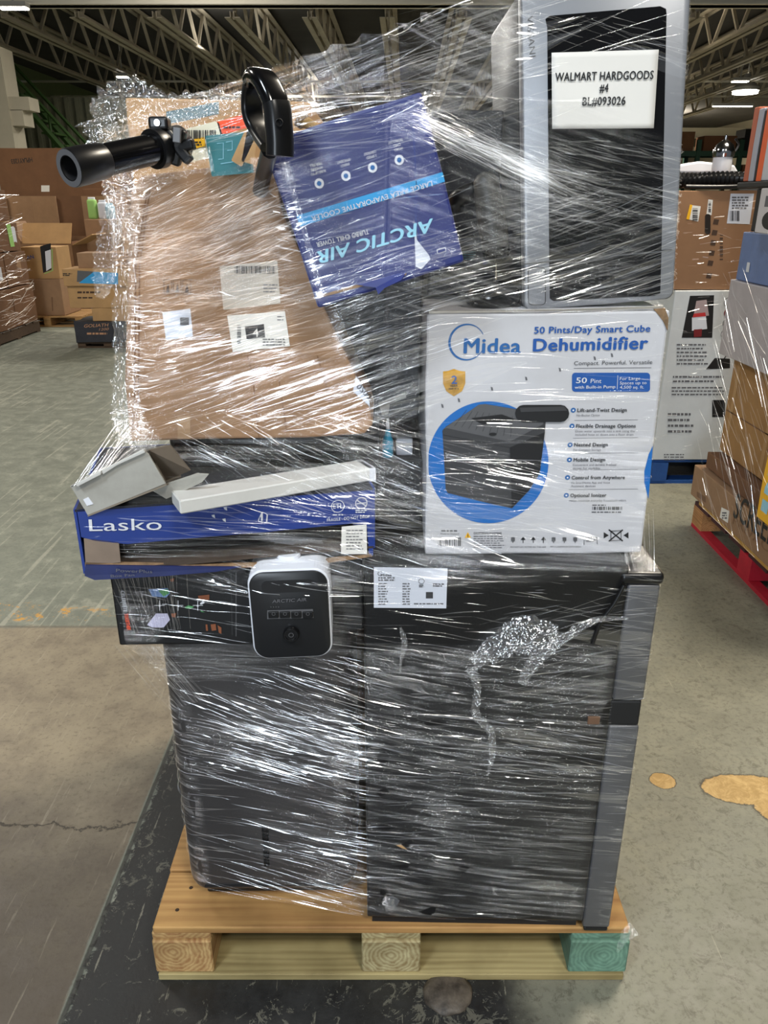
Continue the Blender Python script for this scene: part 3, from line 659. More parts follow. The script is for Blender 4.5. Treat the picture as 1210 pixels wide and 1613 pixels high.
f.text('SCREEN', (1155, 813), (1222, 866), 19, INK, bold=0.04); f.text('PRIVACY', (1154, 824), (1222, 880), 6, mat('faint_ink', (134, 100, 72), 0.8))
f.poly('white_label', [(1137, 799), (1149, 805), (1147, 824), (1134, 815)], PAPER); f.greek('label_print', 1138, 806, 1146, 818, 3, GREYINK, 2)
f.poly('print_panel', [(1098, 774), (1112, 783), (1112, 792), (1098, 782)], CARD_IN)
mc = rbox('folded_carton', 'thin flattened carton lying across the SCREEN carton', 'carton', 1.60, 3.02, 3.64, 0.342, 0.422, 0.8, CARD_D, n=5, wob=0.006)
c = rbox('tall_brown_carton', 'upright brown carton with taped edges above the flattened carton', 'carton', 1.655, 3.14, 3.64, 0.43, 0.895, 0.55, mat('kraft_gold', (158, 118, 70), 0.8, var=0.08), n=4)
f = leftf(c, 0.55); lr(f, 'tape_strip', -0.20, 0.005, -0.17, 0.455, CARD_L); lr(f, 'seam', -0.24, 0.20, 0.24, 0.206, CARD_D); lr(f, 'tape_strip', 0.17, 0.005, 0.2, 0.455, CARD_L)
c = rbox('pale_wrapped_box', 'pale box under crinkled film above the upright brown carton', 'box', 1.585, 3.12, 3.66, 0.90, 1.235, 0.56, mat('pale_mauve_card', (178, 170, 172), 0.5, var=0.12, vscale=5), n=4)
c2 = rbox('blue_box', 'slate blue box on the pale wrapped box', 'box', 1.60, 3.14, 3.64, 1.238, 1.44, 0.54, mat('slate_blue_card', (104, 124, 168), 0.5, var=0.12), n=4)
f = leftf(c2, 0.54); lr(f, 'small_panel', -0.16, 0.04, -0.13, 0.08, WHITEINK)
yb = rbox('yellow_box', 'bright yellow box with pale lettering standing on the SCREEN carton', 'box', 1.551, 2.65, 2.97, 0.348, 0.62, 0.3, YELLOW, n=4)
f = leftf(yb, 0.3)
for k in range(3): lr(f, 'pale_letter', -0.13 + 0.035 * 0, 0.04 + k * 0.075, -0.075, 0.09 + k * 0.075, PALECY)
c3 = rbox('toy_box', 'black and orange printed box on the yellow box', 'box', 1.552, 2.62, 2.98, 0.624, 0.90, 0.32, mat('print_orange_dark', (176, 100, 66), 0.5, var=0.6, vscale=11, rgb2=(56, 44, 44)), n=4)
f = leftf(c3, 0.32); f.poly('picture_red', [(-0.17, 0.15), (-0.10, 0.12), (-0.02, 0.26), (-0.06, 0.272)], mat('crimson_print', (196, 40, 70), 0.5), raw=True); lr(f, 'title_strip', -0.175, 0.01, -0.02, 0.035, INK, 2); f.poly('picture_dark', [(-0.14, 0.06), (-0.02, 0.05), (0.02, 0.11), (-0.09, 0.12)], BLACKPIC, raw=True)
c4 = rbox('clear_front_box', 'display box with a pale framed front above the toy box', 'box', 1.552, 2.70, 3.08, 0.905, 1.13, 0.32, mat('window_box_grey', (120, 116, 116), 0.4, var=0.25, vscale=14), n=4)
f = leftf(c4, 0.32); lr(f, 'white_frame', -0.17, 0.01, -0.158, 0.21, WHITEINK); lr(f, 'white_frame', -0.17, 0.0, 0.1, 0.01, WHITEINK); f.poly('orange_stripe', [(-0.12, 0.04), (-0.10, 0.04), (-0.06, 0.15), (-0.08, 0.15)], mat('peach_print', (214, 140, 96), 0.5), raw=True); lr(f, 'yellow_patch', -0.1, 0.17, -0.02, 0.215, YELLOW)
c4b = rbox('black_striped_box', 'dark box with orange flash above the pale framed display box', 'box', 1.552, 2.72, 3.09, 1.135, 1.43, 0.3, mat('dark_stripe_card', (84, 86, 88), 0.5, var=0.4, vscale=20), n=4)
f = leftf(c4b, 0.3); f.poly('orange_flash', [(-0.17, 0.04), (-0.10, 0.03), (-0.03, 0.16), (-0.06, 0.18)], ORTAG, raw=True)
c5 = rbox('white_grill_box', 'white box with a black round burner under the orange-striped box', 'box', 1.52, 2.85, 3.36, 1.446, 1.615, 0.6, mat('white_grill_card', (210, 204, 204), 0.5), n=4)
f = leftf(c5, 0.6); lr(f, 'small_print', -0.2, 0.1, -0.15, 0.14, GREYINK); f.poly('burner_picture', [(-0.13 + 0.07 * math.cos(R(a)), 0.05 + 0.035 * math.sin(R(a))) for a in range(0, 360, 20)], INK, raw=True)
zz3 = 1.62
tr = boxo('black_tray', 0.6, 0.80, 0.022, BLACKM, (1.53 + 0.3, 3.22, zz3), 0.004); tag(tr, 'thin black board carrying the orange-striped boxes', 'board')
sp3 = rbox('support_box', 'small dark box behind the white burner box under the black board', 'box', 1.62, 3.37, 3.62, 1.444, 1.618, 0.4, BLACKM, n=3)
OG = 'orange-edged boxes standing in a row'
for k, (yy, m_, lb) in enumerate(((3.558, mat('rust_edge', (190, 98, 66), 0.6), 'slim box with rust red edge, farthest of the row on the black board'), (3.508, mat('pale_edge', (176, 176, 186), 0.6), 'slim pale box standing between the rust and black ones'), (3.482, BLACKM, 'slim black box standing against the orange-striped box'))):
    c = rbox('slim_box', lb, 'box', 1.545, yy, yy + (0.045, 0.047, 0.022)[k], zz3 + 0.024, 1.93 - 0.01 * k, 0.45, m_, n=3, group=OG)
c6 = rbox('orange_striped_box', 'white picture box with a wide orange stripe on the black board', 'box', 1.545, 2.90, 3.478, zz3 + 0.024, 1.94, 0.45, mat('white_pic_card', (206, 206, 210), 0.45), n=3)
f = leftf(c6, 0.45)
lr(f, 'orange_stripe', -0.288, 0.0, -0.24, 0.294, ORANGE)
for k, (u0, v0, u2, v2, m_) in enumerate(((-0.20, 0.13, -0.175, 0.18, TEAL), (-0.175, 0.13, -0.155, 0.18, ORANGE), (-0.15, 0.13, -0.08, 0.27, GREYPIC), (-0.15, 0.02, -0.08, 0.11, CARD_L), (-0.06, 0.03, 0.2, 0.26, GREYPIC2))): lr(f, 'picture_panel', u0, v0, u2, v2, m_, 2)

# far racking at the right
RG = 'green pallet racking along the far wall'
GR = mat('rack_green', (30, 66, 52), 0.6); BEAMO = mat('rack_beam', (40, 74, 62), 0.6)
rk = empty('pallet_rack', (13.5, 34, 0), 'dark green pallet racking with cartons in the far background', 'rack')
for x in (-2.6, -0.9, 0.8, 2.5, 4.2): boxo('rack_post', 0.16, 0.16, 3.9, GR, (x, 0, 0), parent=rk)
for zz_ in (1.2, 2.3, 3.3):
    boxo('rack_beam', 7.2, 0.12, 0.18, GR, (0.8, 0, zz_), parent=rk); boxo('rack_beam', 7.2, 0.12, 0.18, GR, (0.8, 1.2, zz_), parent=rk); boxo('shelf_deck', 7.2, 1.2, 0.02, GR, (0.8, 0.6, zz_ + 0.18), parent=rk)
for x in (-2.6, -0.9, 0.8, 2.5, 4.2): boxo('rack_post', 0.16, 0.16, 3.9, GR, (x, 1.3, 0), parent=rk)
for k, (x, zz_, h_, m_) in enumerate(((-1.7, 3.48, 0.7, CARD_D), (0.0, 3.48, 0.55, mat('brown_stock', (110, 72, 46), 0.8)), (1.6, 3.48, 0.8, BLACKM), (-1.8, 2.48, 0.5, CARD), (0.0, 2.48, 0.6, WHITECARD), (1.7, 2.48, 0.5, CARD_D), (3.3, 2.48, 0.6, CARD), (-1.8, 1.38, 0.6, CARD_D), (0, 1.38, 0.6, CARD), (1.7, 1.38, 0.7, WHITECARD))):
    o = boxo('stock_carton', 1.3, 0.9, h_, m_, (13.5 + x, 34.62, zz_ + 0.024)); tag(o, f"{('brown','dark brown','black','tan','white','brown','tan','dark brown','tan','white')[k]} stock carton on the {('top','top','top','middle','middle','middle','middle','lowest','lowest','lowest')[k]} rack beam, {('first','second','third','first','second','third','fourth','first','second','third')[k]} bay", 'carton', RG)
# ------------------------------------------------------------------ THE LOAD: pallet
WD = [wood('pallet_wood_%d' % k, a, b, 'X', 30, (0.1 * k, 0.03, 0.04)) for k, (a, b) in enumerate((((196, 154, 94), (156, 112, 64)), ((188, 144, 88), (150, 108, 62)), ((184, 154, 100), (146, 118, 72))))]
WB = wood('pallet_bottom_wood', (182, 166, 116), (140, 122, 78), 'X', 26)
WBLK = [wood('block_wood_tan', (206, 172, 116), (150, 104, 60), 'Y', 34, (0.02, 0, -0.06)), wood('block_wood_pale', (196, 184, 140), (132, 108, 66), 'Y', 34, (0.0, 0, -0.05)),
        wood('block_wood_teal', (120, 160, 138), (84, 116, 100), 'Y', 34, (-0.01, 0, -0.05))]
NAIL = mat('nail_head', (60, 44, 30), 0.6, metal=0.4)
pal = empty('wooden_pallet', (0.015, 1.175, 0), 'pale wooden block pallet with teal-stained end carrying the wrapped load', 'pallet')
PWD, PDP = 1.014, 1.22
ys = 0.0
for k, bw in enumerate((0.145, 0.14, 0.12, 0.14, 0.12, 0.14, 0.12, 0.14)):
    o = boxo('deck_board', PWD - random.uniform(0, 0.012), bw, 0.018, WD[k % 3], (0, ys + bw / 2, 0.127), 0.0025, 1, rot=(0, 0, R(random.uniform(-0.15, 0.15))), parent=pal)
    for sx in (-0.45, 0.0, 0.45):
        for q in (0.3, 0.7):
            nl = lathe('nail', (sx + random.uniform(-0.03, 0.03), (q - 0.5) * bw, 0.0181), (sx, (q - 0.5) * bw, 1), [(0, 0.0045), (0.0006, 0.004), (0.0007, 0.0001)], NAIL, o, 10) if k < 2 else None
    ys += bw + 0.006 + (0.012 if k > 2 else 0)
for i in range(3):
    x = (i - 1) * (PWD - 0.125) / 2
    boxo('stringer_board', 0.125, PDP - 0.02, 0.017, WBLK[i], (x, PDP / 2 - 0.008, 0.11), 0.002, 1, parent=pal)
    for j in range(3):
        boxo('block', 0.125, 0.13, 0.092, WBLK[i], (x, 0.06 + j * (PDP - 0.16) / 2, 0.018), 0.003, 1, parent=pal)
for j in range(3): boxo('bottom_board', PWD - 0.01, 0.14, 0.018, WB, (0, 0.06 + j * (PDP - 0.16) / 2, 0), 0.002, 1, parent=pal)

# worn plug bedded in the floor in front of the pallet
q_ = PZ(705, 1566)
bm = bmesh.new(); bmesh.ops.create_uvsphere(bm, u_segments=28, v_segments=14, radius=1)
for v in bm.verts:
    k_ = 1 + 0.10 * noise.noise(v.co * 2.2); v.co = Vector((v.co.x * 0.052 * k_, v.co.y * 0.048 * k_, v.co.z * 0.013 * k_))
fp0 = link('floor_plug', bm_mesh('floor_plug', bm, True), mat('worn_plug', (104, 94, 82), 0.55, var=0.5, vscale=30, rgb2=(44, 38, 32), bump=0.5, bscale=60)); fp0.location = (q_.x, q_.y, 0.002); tag(fp0, 'worn round plug bedded in the dark floor before the pallet', 'floor plug')

# ------------------------------------------------------------------ mini fridge, its side toward the camera
HULL = []
fr = empty('mini_fridge', (0.215, 1.172 + 0.235, 0.146), 'black two-door mini fridge with grey door edges, side panel toward the viewer', 'fridge', (0, 0, R(-1.3)))
cab = boxo('cabinet', 0.45, 0.47, 0.818, FRIDGE, (-0.02, 0, 0.026), 0.004, 2, parent=fr)
boxo('plinth', 0.43, 0.455, 0.03, BLACKM, (-0.02, 0.005, 0.0), parent=fr)
top = boxo('top_cover', 0.075, 0.478, 0.022, BLACKP, (0.228, 0, 0.812), 0.008, 3, parent=fr)
ud = boxo('door', 0.056, 0.47, 0.236, STEEL, (0.2335, 0, 0.575), 0.005, 3, parent=fr); ud['label'] = 'grey upper freezer door'
ld_ = boxo('door', 0.056, 0.47, 0.512, STEEL, (0.2335, 0, 0.008), 0.005, 3, parent=fr); ld_['label'] = 'grey lower fridge door'
boxo('gasket', 0.012, 0.45, 0.79, BLACKM, (0.2, 0, 0.02), parent=fr)
boxo('hinge_gap_shade', 0.058, 0.468, 0.054, BLACKM, (0.2305, 0.0, 0.5205), 0.004, parent=fr)  # black filler over hinge and door gap, standing for the gap's shade
boxo('foot_cap', 0.05, 0.47, 0.010, BLACKP, (0.2335, 0, -0.0015), 0.003, parent=fr)
hp = boxo('hinge_plate', 0.022, 0.004, 0.016, mat('rusty_metal', (120, 92, 72), 0.6, metal=0.4), (0.175, -0.237, 0.5255), 0.001, parent=fr)
f = Face(fr, (0, -0.2352, 0), (1, 0, 0), (0, 0, 1))
lb = f.poly('spec_label', [(589, 957), (703, 958), (705, 895), (589, 893)], LABEL, 1)
f.ring('logo_ring', 599, 903, 3.2, 4.0, INK, 2, lb, a0=40, a1=320); f.text('Midea', (600, 907), (617, 907), 4.2, INK, 2, bold=0.03, parent=lb)
f.greek('label_print', 596, 908, 624, 915, 2, GREYINK, 2, lb, seed=4); f.greek('label_print', 596, 917, 612, 953, 9, GREYINK, 2, lb, 0.45, seed=5); f.greek('label_print', 634, 917, 648, 953, 9, GREYINK, 2, lb, 0.45, seed=6)
f.ring('mark_ring', 664, 915, 4.0, 4.8, INK, 2, lb); f.greek('mark_print', 660, 920, 669, 925, 2, INK, 2, lb); f.rect('energy_mark', 671, 932, 682, 942, GREYPIC, 2, lb); f.greek('mark_print', 682, 918, 700, 924, 2, INK, 2, lb); f.greek('label_print', 652, 949, 700, 952, 1, GREYINK, 2, lb)
tube('power_cord', smooth_path([(0.196, -0.243, 0.815), (0.183, -0.244, 0.78), (0.165, -0.243, 0.745), (0.155, -0.242, 0.70)], 6), 0.004, BLACKP, fr, 8)
f.poly('scuff_sticker', [(604, 1414), (618, 1410), (630, 1418), (622, 1432), (608, 1436)], GREYPIC2, 1)
f.poly('orange_fleck', [(624, 1331), (632, 1330), (642, 1338), (634, 1336)], CARD_L, 1)
HULL += [cab, top, ud, ld_]

# ------------------------------------------------------------------ tall grey appliance
ga = empty('air_purifier', (-0.243, 1.236 + 0.17, 0.146), 'tall dark grey rounded appliance with a dark vertical slot beside the fridge', 'appliance', (0, 0, R(1)))
GH = 0.70
gb = boxo('housing', 0.365, 0.34, GH - 0.016, DARKG, (0, 0, 0.016), 0.045, 6, parent=ga)
boxo('base_plate', 0.30, 0.28, 0.018, BLACKP, (0, 0.0, 0), 0.004, parent=ga)
f = Face(ga, (0, -0.17, 0), (1, 0, 0), (0, 0, 1))
sl = [f.uv(*p) for p in ((412, 1302), (423, 1302), (425, 1364), (416, 1364))]
bm = bmesh.new()
for y in (-0.1712, -0.16):
    for (u, v) in sl: bm.verts.new((u, y, v))
bm.verts.ensure_lookup_table(); bm.faces.new(bm.verts[0:4]); bm.faces.new(list(reversed(bm.verts[4:8])))
for k in range(4): bm.faces.new((bm.verts[k], bm.verts[k + 4], bm.verts[(k + 1) % 4 + 4], bm.verts[(k + 1) % 4]))
link('level_window', bm_mesh('level_window', bm), BLACKGLOSS, ga)
boxo('vent_seam', 0.29, 0.004, 0.004, BLACKM, (0, -0.1705, 0.05), parent=ga)
HULL.append(gb)

# filler box between the grey appliance and the fridge, on top
fb = carton('black_carton', 'black carton with faint markings wedged behind the white-rimmed cooler', 'carton', -0.085, 1.20, 0.849, 0.10, 0.3, 0.165, mat('black_card', (18, 19, 21), 0.45), n=3)
# ------------------------------------------------------------------ black game box
gx0, gx1 = P(178, 960, 1.15).x, P(392, 960, 1.15).x
gm = carton('game_box', 'black box with white and orange vertical lettering and glowing hexagon pictures', 'box', (gx0 + gx1) / 2, 1.15, 0.849, gx1 - gx0, 0.26, 0.155, mat('game_black', (15, 16, 18), 0.4, var=0.3, vscale=6), n=4, wob=0.002, rz=R(1.5))
f = front(gm, 0.26)
f.text('CELEBRATE', (190.5, 930), (195.5, 963), 6, WHITEINK, bold=0.02); f.text('TOGETHER', (196, 966), (201, 992), 6, ORTAG, bold=0.02)
f.poly('bright_hexagon', [(234, 928), (264, 926), (268, 934), (262, 941), (240, 939)], mat('pale_blue_print', (112, 142, 190), 0.5)); f.poly('green_patch', [(250, 930), (264, 927), (267, 934), (258, 939)], mat('leaf_green_print', (84, 150, 96), 0.5), 2)
f.poly('white_hexagon', [(232, 984), (246, 966), (264, 966), (268, 976), (258, 988), (240, 988)], mat('lavender_print', (178, 176, 200), 0.5))
for (x, y) in ((252, 953), (281, 953), (312, 953)):
    s_ = f.line('star', [(x - 8, y), (x + 8, y)], 0.9, WHITEINK, 2); f.line('star_ray', [(x, y - 8), (x, y + 8)], 0.9, WHITEINK, 3, s_); f.disc('star_core', x, y, 1.8, WHITEINK, 4, s_, 12)
f.poly('leaf', [(291, 956), (297, 953), (306, 955), (302, 958), (294, 958)], mat('leaf_green_print', (0, 0, 0)), 2); f.poly('leaf', [(315, 950), (320, 946), (323, 949), (317, 952)], WHITEINK, 2); f.poly('leaf', [(316, 960), (319, 962), (323, 964), (317, 963)], mat('leaf_green_print', (0, 0, 0)), 2)
RUST = mat('rust_print', (128, 74, 46), 0.6)
for q in (((312, 938), (330, 936), (330, 944), (314, 944)), ((268, 912), (275, 910), (274, 915), (270, 916)), ((324, 983), (327, 983), (328, 993), (325, 993)), ((332, 983), (340, 982), (341, 992), (334, 993)), ((343, 984), (349, 988), (349, 998), (345, 996)), ((270, 966), (278, 965), (276, 972), (271, 971))): f.poly('rust_mark', q, RUST, 2)
f.line('panel_edge', [(372, 902), (372, 1002)], 1.0, GREYPIC2, 1); f.line('panel_edge', [(364, 902), (366, 1000)], 0.8, GREYPIC, 1)
HULL.append(gm)

# ------------------------------------------------------------------ white-rimmed cooler
def rrect(w, h, r, n=8):
    out = []
    for (cx, cy, a0) in ((w / 2 - r, h / 2 - r, 0), (-w / 2 + r, h / 2 - r, 90), (-w / 2 + r, -h / 2 + r, 180), (w / 2 - r, -h / 2 + r, 270)):
        for k in range(n + 1): out.append((cx + r * math.cos(R(a0 + 90 * k / n)), cy + r * math.sin(R(a0 + 90 * k / n))))
    return out
ux = P(459, 960, 1.108).x
cu = empty('air_cooler', (ux, 1.108, 0.849), 'small white-rimmed air cooler with black front panel and round dial', 'cooler', (0, R(-1), R(3)))
def rr_prism(name, w, h, r, y0, d, m, zc, parent, bev=0.0):
    o = prism(name, [Vector((x, y0, zc + z)) for x, z in rrect(w, h, r)], d, m, parent, bev); smooth_auto(o.data); return o
rr_prism('shell', 0.132, 0.166, 0.026, 0.0, 0.19, WHITEP, 0.084, cu, 0.003)
fp_ = rr_prism('front_panel', 0.126, 0.159, 0.024, -0.003, 0.01, mat('panel_black', (28, 29, 31), 0.3), 0.084, cu, 0.001)
f = Face(cu, (0, -0.0032, 0), (1, 0, 0), (0, 0, 1), fp_)
rr_prism('air_outlet', 0.086, 0.022, 0.009, -0.0036, 0.004, BLACKM, 0.138, cu)
f.text('ARCTIC AIR', (429, 949), (483, 946), 6, GREYINK, 2, bold=0.03, shear=0.2)
bf = f.poly('button_frame', [(421, 975), (494, 973), (493, 959), (421, 961)], GREYPIC2, 1)
for k in range(4):
    x = 423 + k * 18; b_ = boxo('button', 0.0165, 0.003, 0.0115, BLACKP, (*[0] * 3,), 0.001, parent=cu); uvp = f.uv(x + 8, 967); b_.location = (uvp[0], -0.0055, uvp[1] - 0.006)
    ff = Face(cu, (0, -0.0072, 0), (1, 0, 0), (0, 0, 1), b_)
    q = ff.ring('button_icon', x + 8, 967, 2.2, 2.9, GREYPIC2, 0.3, b_, 16)
    q.data.transform(Matrix.Translation(-Vector(b_.location)))
dl = f.uv(459, 997)
lathe('dial', (dl[0], -0.004, dl[1]), (dl[0], -1, dl[1]), [(0, 0.013), (0.006, 0.013), (0.008, 0.0115), (0.008, 0.0095), (0.006, 0.009), (0.006, 0.0001)], BLACKP, cu, 28)
f.ring('dial_ring', 459, 997, 9.0, 9.8, WHITEP, 11, cu); f.ring('dial_icon', 459, 997, 3.2, 4.0, GREYPIC2, 10, cu)
for k in range(4): f.disc('indicator', 427 + k * 4, 955.5, 0.9, GREYPIC2, 2, fp_, 8)
lathe('filler_cap', (-0.001, 0.05, 0.166), (-0.001, 0.05, 1), [(0, 0.02), (0.006, 0.021), (0.0085, 0.02), (0.0086, 0.0001)], WHITEP, cu)
HULL.append(cu.children[0])

# ------------------------------------------------------------------ blue fan box, torn open
LW, LD, LH = 0.462, 0.32, 0.108
lk = empty('fan_box', (-0.243 + 0.0, 1.130, 1.021), 'torn blue box fan carton lettered Lasko, lying flat under the grey carton', 'box', (0, 0, R(12)))
boxo('top_panel', LW, LD, 0.004, mat('dark_top_card', (34, 35, 40), 0.5), (0, LD / 2, LH - 0.004), parent=lk); bpn = boxo('bottom_panel', LW, LD, 0.004, mat('dark_inner_card', (74, 62, 52), 0.9), (0, LD / 2, 0), parent=lk)
boxo('side_panel', 0.004, LD, LH, LBLUE, (-LW / 2, LD / 2, 0), parent=lk); boxo('side_panel', 0.004, LD, LH, LBLUE, (LW / 2, LD / 2, 0), parent=lk); boxo('back_panel', LW, 0.004, LH, LBLUE, (0, LD, 0), parent=lk)
f = Face(lk, (0, 0.0, 0), (1, 0, 0), (0, 0, 1))
def fprism(fc, name, pts, d, m, y=None):
    return prism(name, [fc.at(*fc.uv(*p), 0) for p in pts], d, m, lk)
fp = fprism(f, 'front_panel', [(121, 803), (586, 771), (588, 824), (560, 824), (420, 838), (300, 848), (200, 857), (150, 852), (128, 846)], 0.004, LBLUE)
HULL.append(fp)
fl_ = fprism(f, 'torn_liner', [(132, 848), (187, 854), (190, 886), (135, 890)], 0.004, mat('liner_card', (128, 112, 98), 0.8, var=0.15)); 
cb_ = fprism(f, 'blue_corner', [(556, 826), (588, 824), (588, 874), (582, 878), (578, 828)], 0.0045, LBLUE)
ce = fprism(f, 'corrugated_edge', [(134, 886), (300, 890), (480, 886), (585, 872), (586, 877), (480, 892), (300, 896), (134, 893)], 0.006, CARD_EDGE)
f.text('Lasko', (141, 836), (255, 834), 22, WHITEINK, 2, bold=-0.012, parent=fp)
f.ring('approval_mark', 532, 797, 9.4, 10.4, WHITEINK, 2, fp); f.text('ETL', (525, 801), (540, 800), 9, WHITEINK, 2, parent=fp)
f.ring('no_drop_mark', 569, 792, 8.4, 9.6, WHITEINK, 2, fp); f.line('no_drop_bar', [(562, 787), (577, 797)], 1.5, WHITEINK, 3, fp); f.line('no_drop_bar', [(561, 793), (577, 791)], 1.5, WHITEINK, 3, fp)
f.text('FRAGILE - DO NOT DROP', (515, 821), (582, 815), 5, WHITEINK, 2, bold=0.02, parent=fp); f.greek('small_print', 524, 809, 541, 812, 1, WHITEINK, 2, fp); f.greek('small_print', 560, 802, 578, 808, 2, WHITEINK, 2, fp)
for (x, y) in ((355, 801), (353, 819), (336, 813), (322, 800), (318, 800)): f.poly('scuff', [(x - 3, y - 2), (x + 2, y - 3), (x + 3, y + 3), (x - 1, y + 1)], WHITEINK, 2, fp)
f.poly('scuff', [(406, 820), (412, 806), (414, 806), (414, 820), (411, 820), (411, 814), (409, 814), (408, 820)], WHITEINK, 2, fp); f.poly('scuff', [(420, 810), (422, 810), (421, 822), (419, 822)], WHITEINK, 2, fp)
wl = f.poly('white_label', [(538, 829), (577, 825), (578, 872), (537, 872)], PAPER, 3); f.greek('label_print', 545, 832, 572, 866, 7, GREYINK, 4, wl, 0.3)
flp = prism('hanging_flap', [f.at(*f.uv(*p), l) for p, l in (((135, 889), 4), ((380, 892), 4), ((340, 899), 6), ((260, 905), 8), ((150, 911), 9), ((134, 905), 7))], 0.003, mat('flap_blue', (20, 32, 84), 0.5, var=0.2), lk)
f2 = Face(lk, (0, -0.006, 0), (1, 0, 0), (0, 0, 1), flp); f2.text('PowerPlus', (183, 900), (240, 902), 6, GREYINK, 3, parent=flp); f2.text('Box Fan', (175, 908), (212, 906), 5, GREYINK, 5, parent=flp)
# black fan inside the torn box
fn = empty('box_fan', Vector(lk.location) + Matrix.Rotation(R(12), 3, 'Z') @ Vector((0.015, 0.02, 0.006)), 'black box fan showing through the tear in the blue carton', 'fan', (0, 0, R(12)))
boxo('frame', 0.40, 0.26, 0.088, BLACKP, (0.01, 0.15, 0), 0.008, 3, parent=fn)
for k in range(7): boxo('frame_rib', 0.39, 0.004, 0.004, BLACKM, (0.01, 0.0185, 0.012 + k * 0.011), 0.001, parent=fn)

# ------------------------------------------------------------------ things lying on the fan box
zL = 1.1292
tray = boxo('black_tray', 0.36, 0.34, 0.068, BLACKP, (-0.19, 1.27 + 0.17, zL + 0.001), 0.008, 3); tag(tray, 'flat black plastic tray under the crushed brown carton', 'tray')
for k in range(4): boxo('rib', 0.34, 0.004, 0.006, BLACKGLOSS, (0, -0.171, 0.012 + k * 0.014), 0.001, parent=tray)
# white shelf board
p0, p1 = PZ(285, 812, zL), PZ(591, 758, zL)
d_ = (p1 - p0); L_ = d_.length
wbz = boxo('white_board', L_, 0.052, 0.022, mat('white_board', (212, 210, 204), 0.45, var=0.05), (p0 + p1) / 2 + Vector((-d_.y, d_.x, 0)).normalized() * 0.027 + Vector((0, 0, 0.001)), 0.002, 1, rot=(0, 0, math.atan2(d_.y, d_.x))); tag(wbz, 'long white board lying across the fan box', 'board')
boxo('end_cap', 0.012, 0.053, 0.023, WHITEP, (L_ / 2 - 0.004, 0, -0.001), 0.001, parent=wbz)
# grey carton, tilted and open at one end
YG = 1.085
gc = empty('grey_carton', P(190, 790, YG), 'crumpled grey carton tilted over the corner of the fan box', 'carton')
def gp(pts, Y, dY=0.0): return [P(x, y, Y + (k * dY)) - gc.location for k, (x, y) in enumerate(pts)]
prism('front_wall', gp([(111, 766), (228, 710), (234, 716), (261, 762), (138, 812)], YG), 0.004, GREYCARD, gc, 0.0008)
tf = prism('top_wall', [P(111, 765, YG) - gc.location, P(228, 709, YG) - gc.location, P(262, 700, YG + 0.10) - gc.location, P(150, 742, YG + 0.10) - gc.location], 0.003, GREYCARD, gc, dirv=(0, 0, -1))
for k, q in enumerate(([(160, 741), (226, 708), (229, 713), (185, 733), (162, 748)], [(118, 763), (159, 742), (159, 748), (122, 767)])):
    prism('folded_edge', gp(q, YG - 0.006 - 0.003 * k), 0.008, mat('grey_card_light', (198, 196, 190), 0.7), gc, 0.001)
prism('bottom_wall', [P(138, 811, YG) - gc.location, P(262, 762, YG) - gc.location, P(285, 752, YG + 0.1) - gc.location, P(170, 790, YG + 0.1) - gc.location], 0.003, GREYCARD_IN, gc, dirv=(0, 0, -1))
prism('back_wall', gp([(150, 742), (262, 701), (285, 751), (170, 790)], YG + 0.1), 0.003, GREYCARD_IN, gc)
prism('end_flap', gp([(234, 709), (268, 701), (300, 741), (262, 757)], YG + 0.012, 0.012), 0.003, mat('grey_card_brown', (110, 98, 84), 0.85, var=0.15), gc)
prism('long_flap', gp([(232, 768), (262, 762), (310, 746), (329, 747), (318, 760), (262, 786)], YG + 0.01, 0.002), 0.003, GREYCARD, gc)
prism('torn_spot', gp([(131, 787), (139, 783), (147, 794), (137, 797)], YG - 0.001), 0.001, WHITEP, gc)

# ------------------------------------------------------------------ crushed brown carton
YC = 1.20
zc0 = zL + 0.07
bc = empty('brown_carton', (P(380, 690, YC).x, YC, zc0), 'large crushed brown carton with slanted edge and shipping labels above the fan box', 'carton')
outl = [(206, 300), (222, 276), (330, 264), (432, 262), (444, 330), (504, 468), (582, 640), (588, 668), (574, 684), (480, 690), (330, 692), (205, 696), (196, 600), (200, 450)]
poly = [P(x, y, YC) - bc.location for x, y in outl]
bm = bmesh.new(); fv = [bm.verts.new(p) for p in poly]; ff_ = bm.faces.new(fv)
ex = bmesh.ops.extrude_face_region(bm, geom=[ff_]); 
for v in [g for g in ex['geom'] if isinstance(g, bmesh.types.BMVert)]: v.co.y += 0.15
bmesh.ops.recalc_face_normals(bm, faces=bm.faces[:]); bmesh.ops.bevel(bm, geom=bm.edges[:], offset=0.004, segments=2, profile=0.5, affect='EDGES')
body = link('body', bm_mesh('body', bm), CARD, bc); HULL.append(body)
f = Face(bc, (0, 0, 0), (1, 0, 0), (0, 0, 1))
for q in ([(206, 690), (212, 640), (214, 420), (232, 300)], [(218, 640), (220, 420), (236, 300)]): f.line('fold_crease', q, 1.6, CARD_D, 1)
for q in ([(408, 690), (398, 590), (390, 560)], [(500, 560), (512, 600), (520, 640)], [(440, 600), (452, 680)]): f.line('dent_crease', q, 1.2, CARD_D, 1)
f.rect('bottom_tape', 280, 655, 300, 691, mat('packing_tape', (170, 140, 110), 0.25), 1)
l1 = f.poly('pale_label', [(346, 420), (437, 410), (442, 478), (352, 488)], mat('pale_label', (196, 186, 172), 0.6), 1); f.bars('barcode', 370, 419, 434, 431, INK, 2, l1); f.greek('label_print', 415, 446, 438, 462, 3, GREYINK, 2, l1, 0.3)
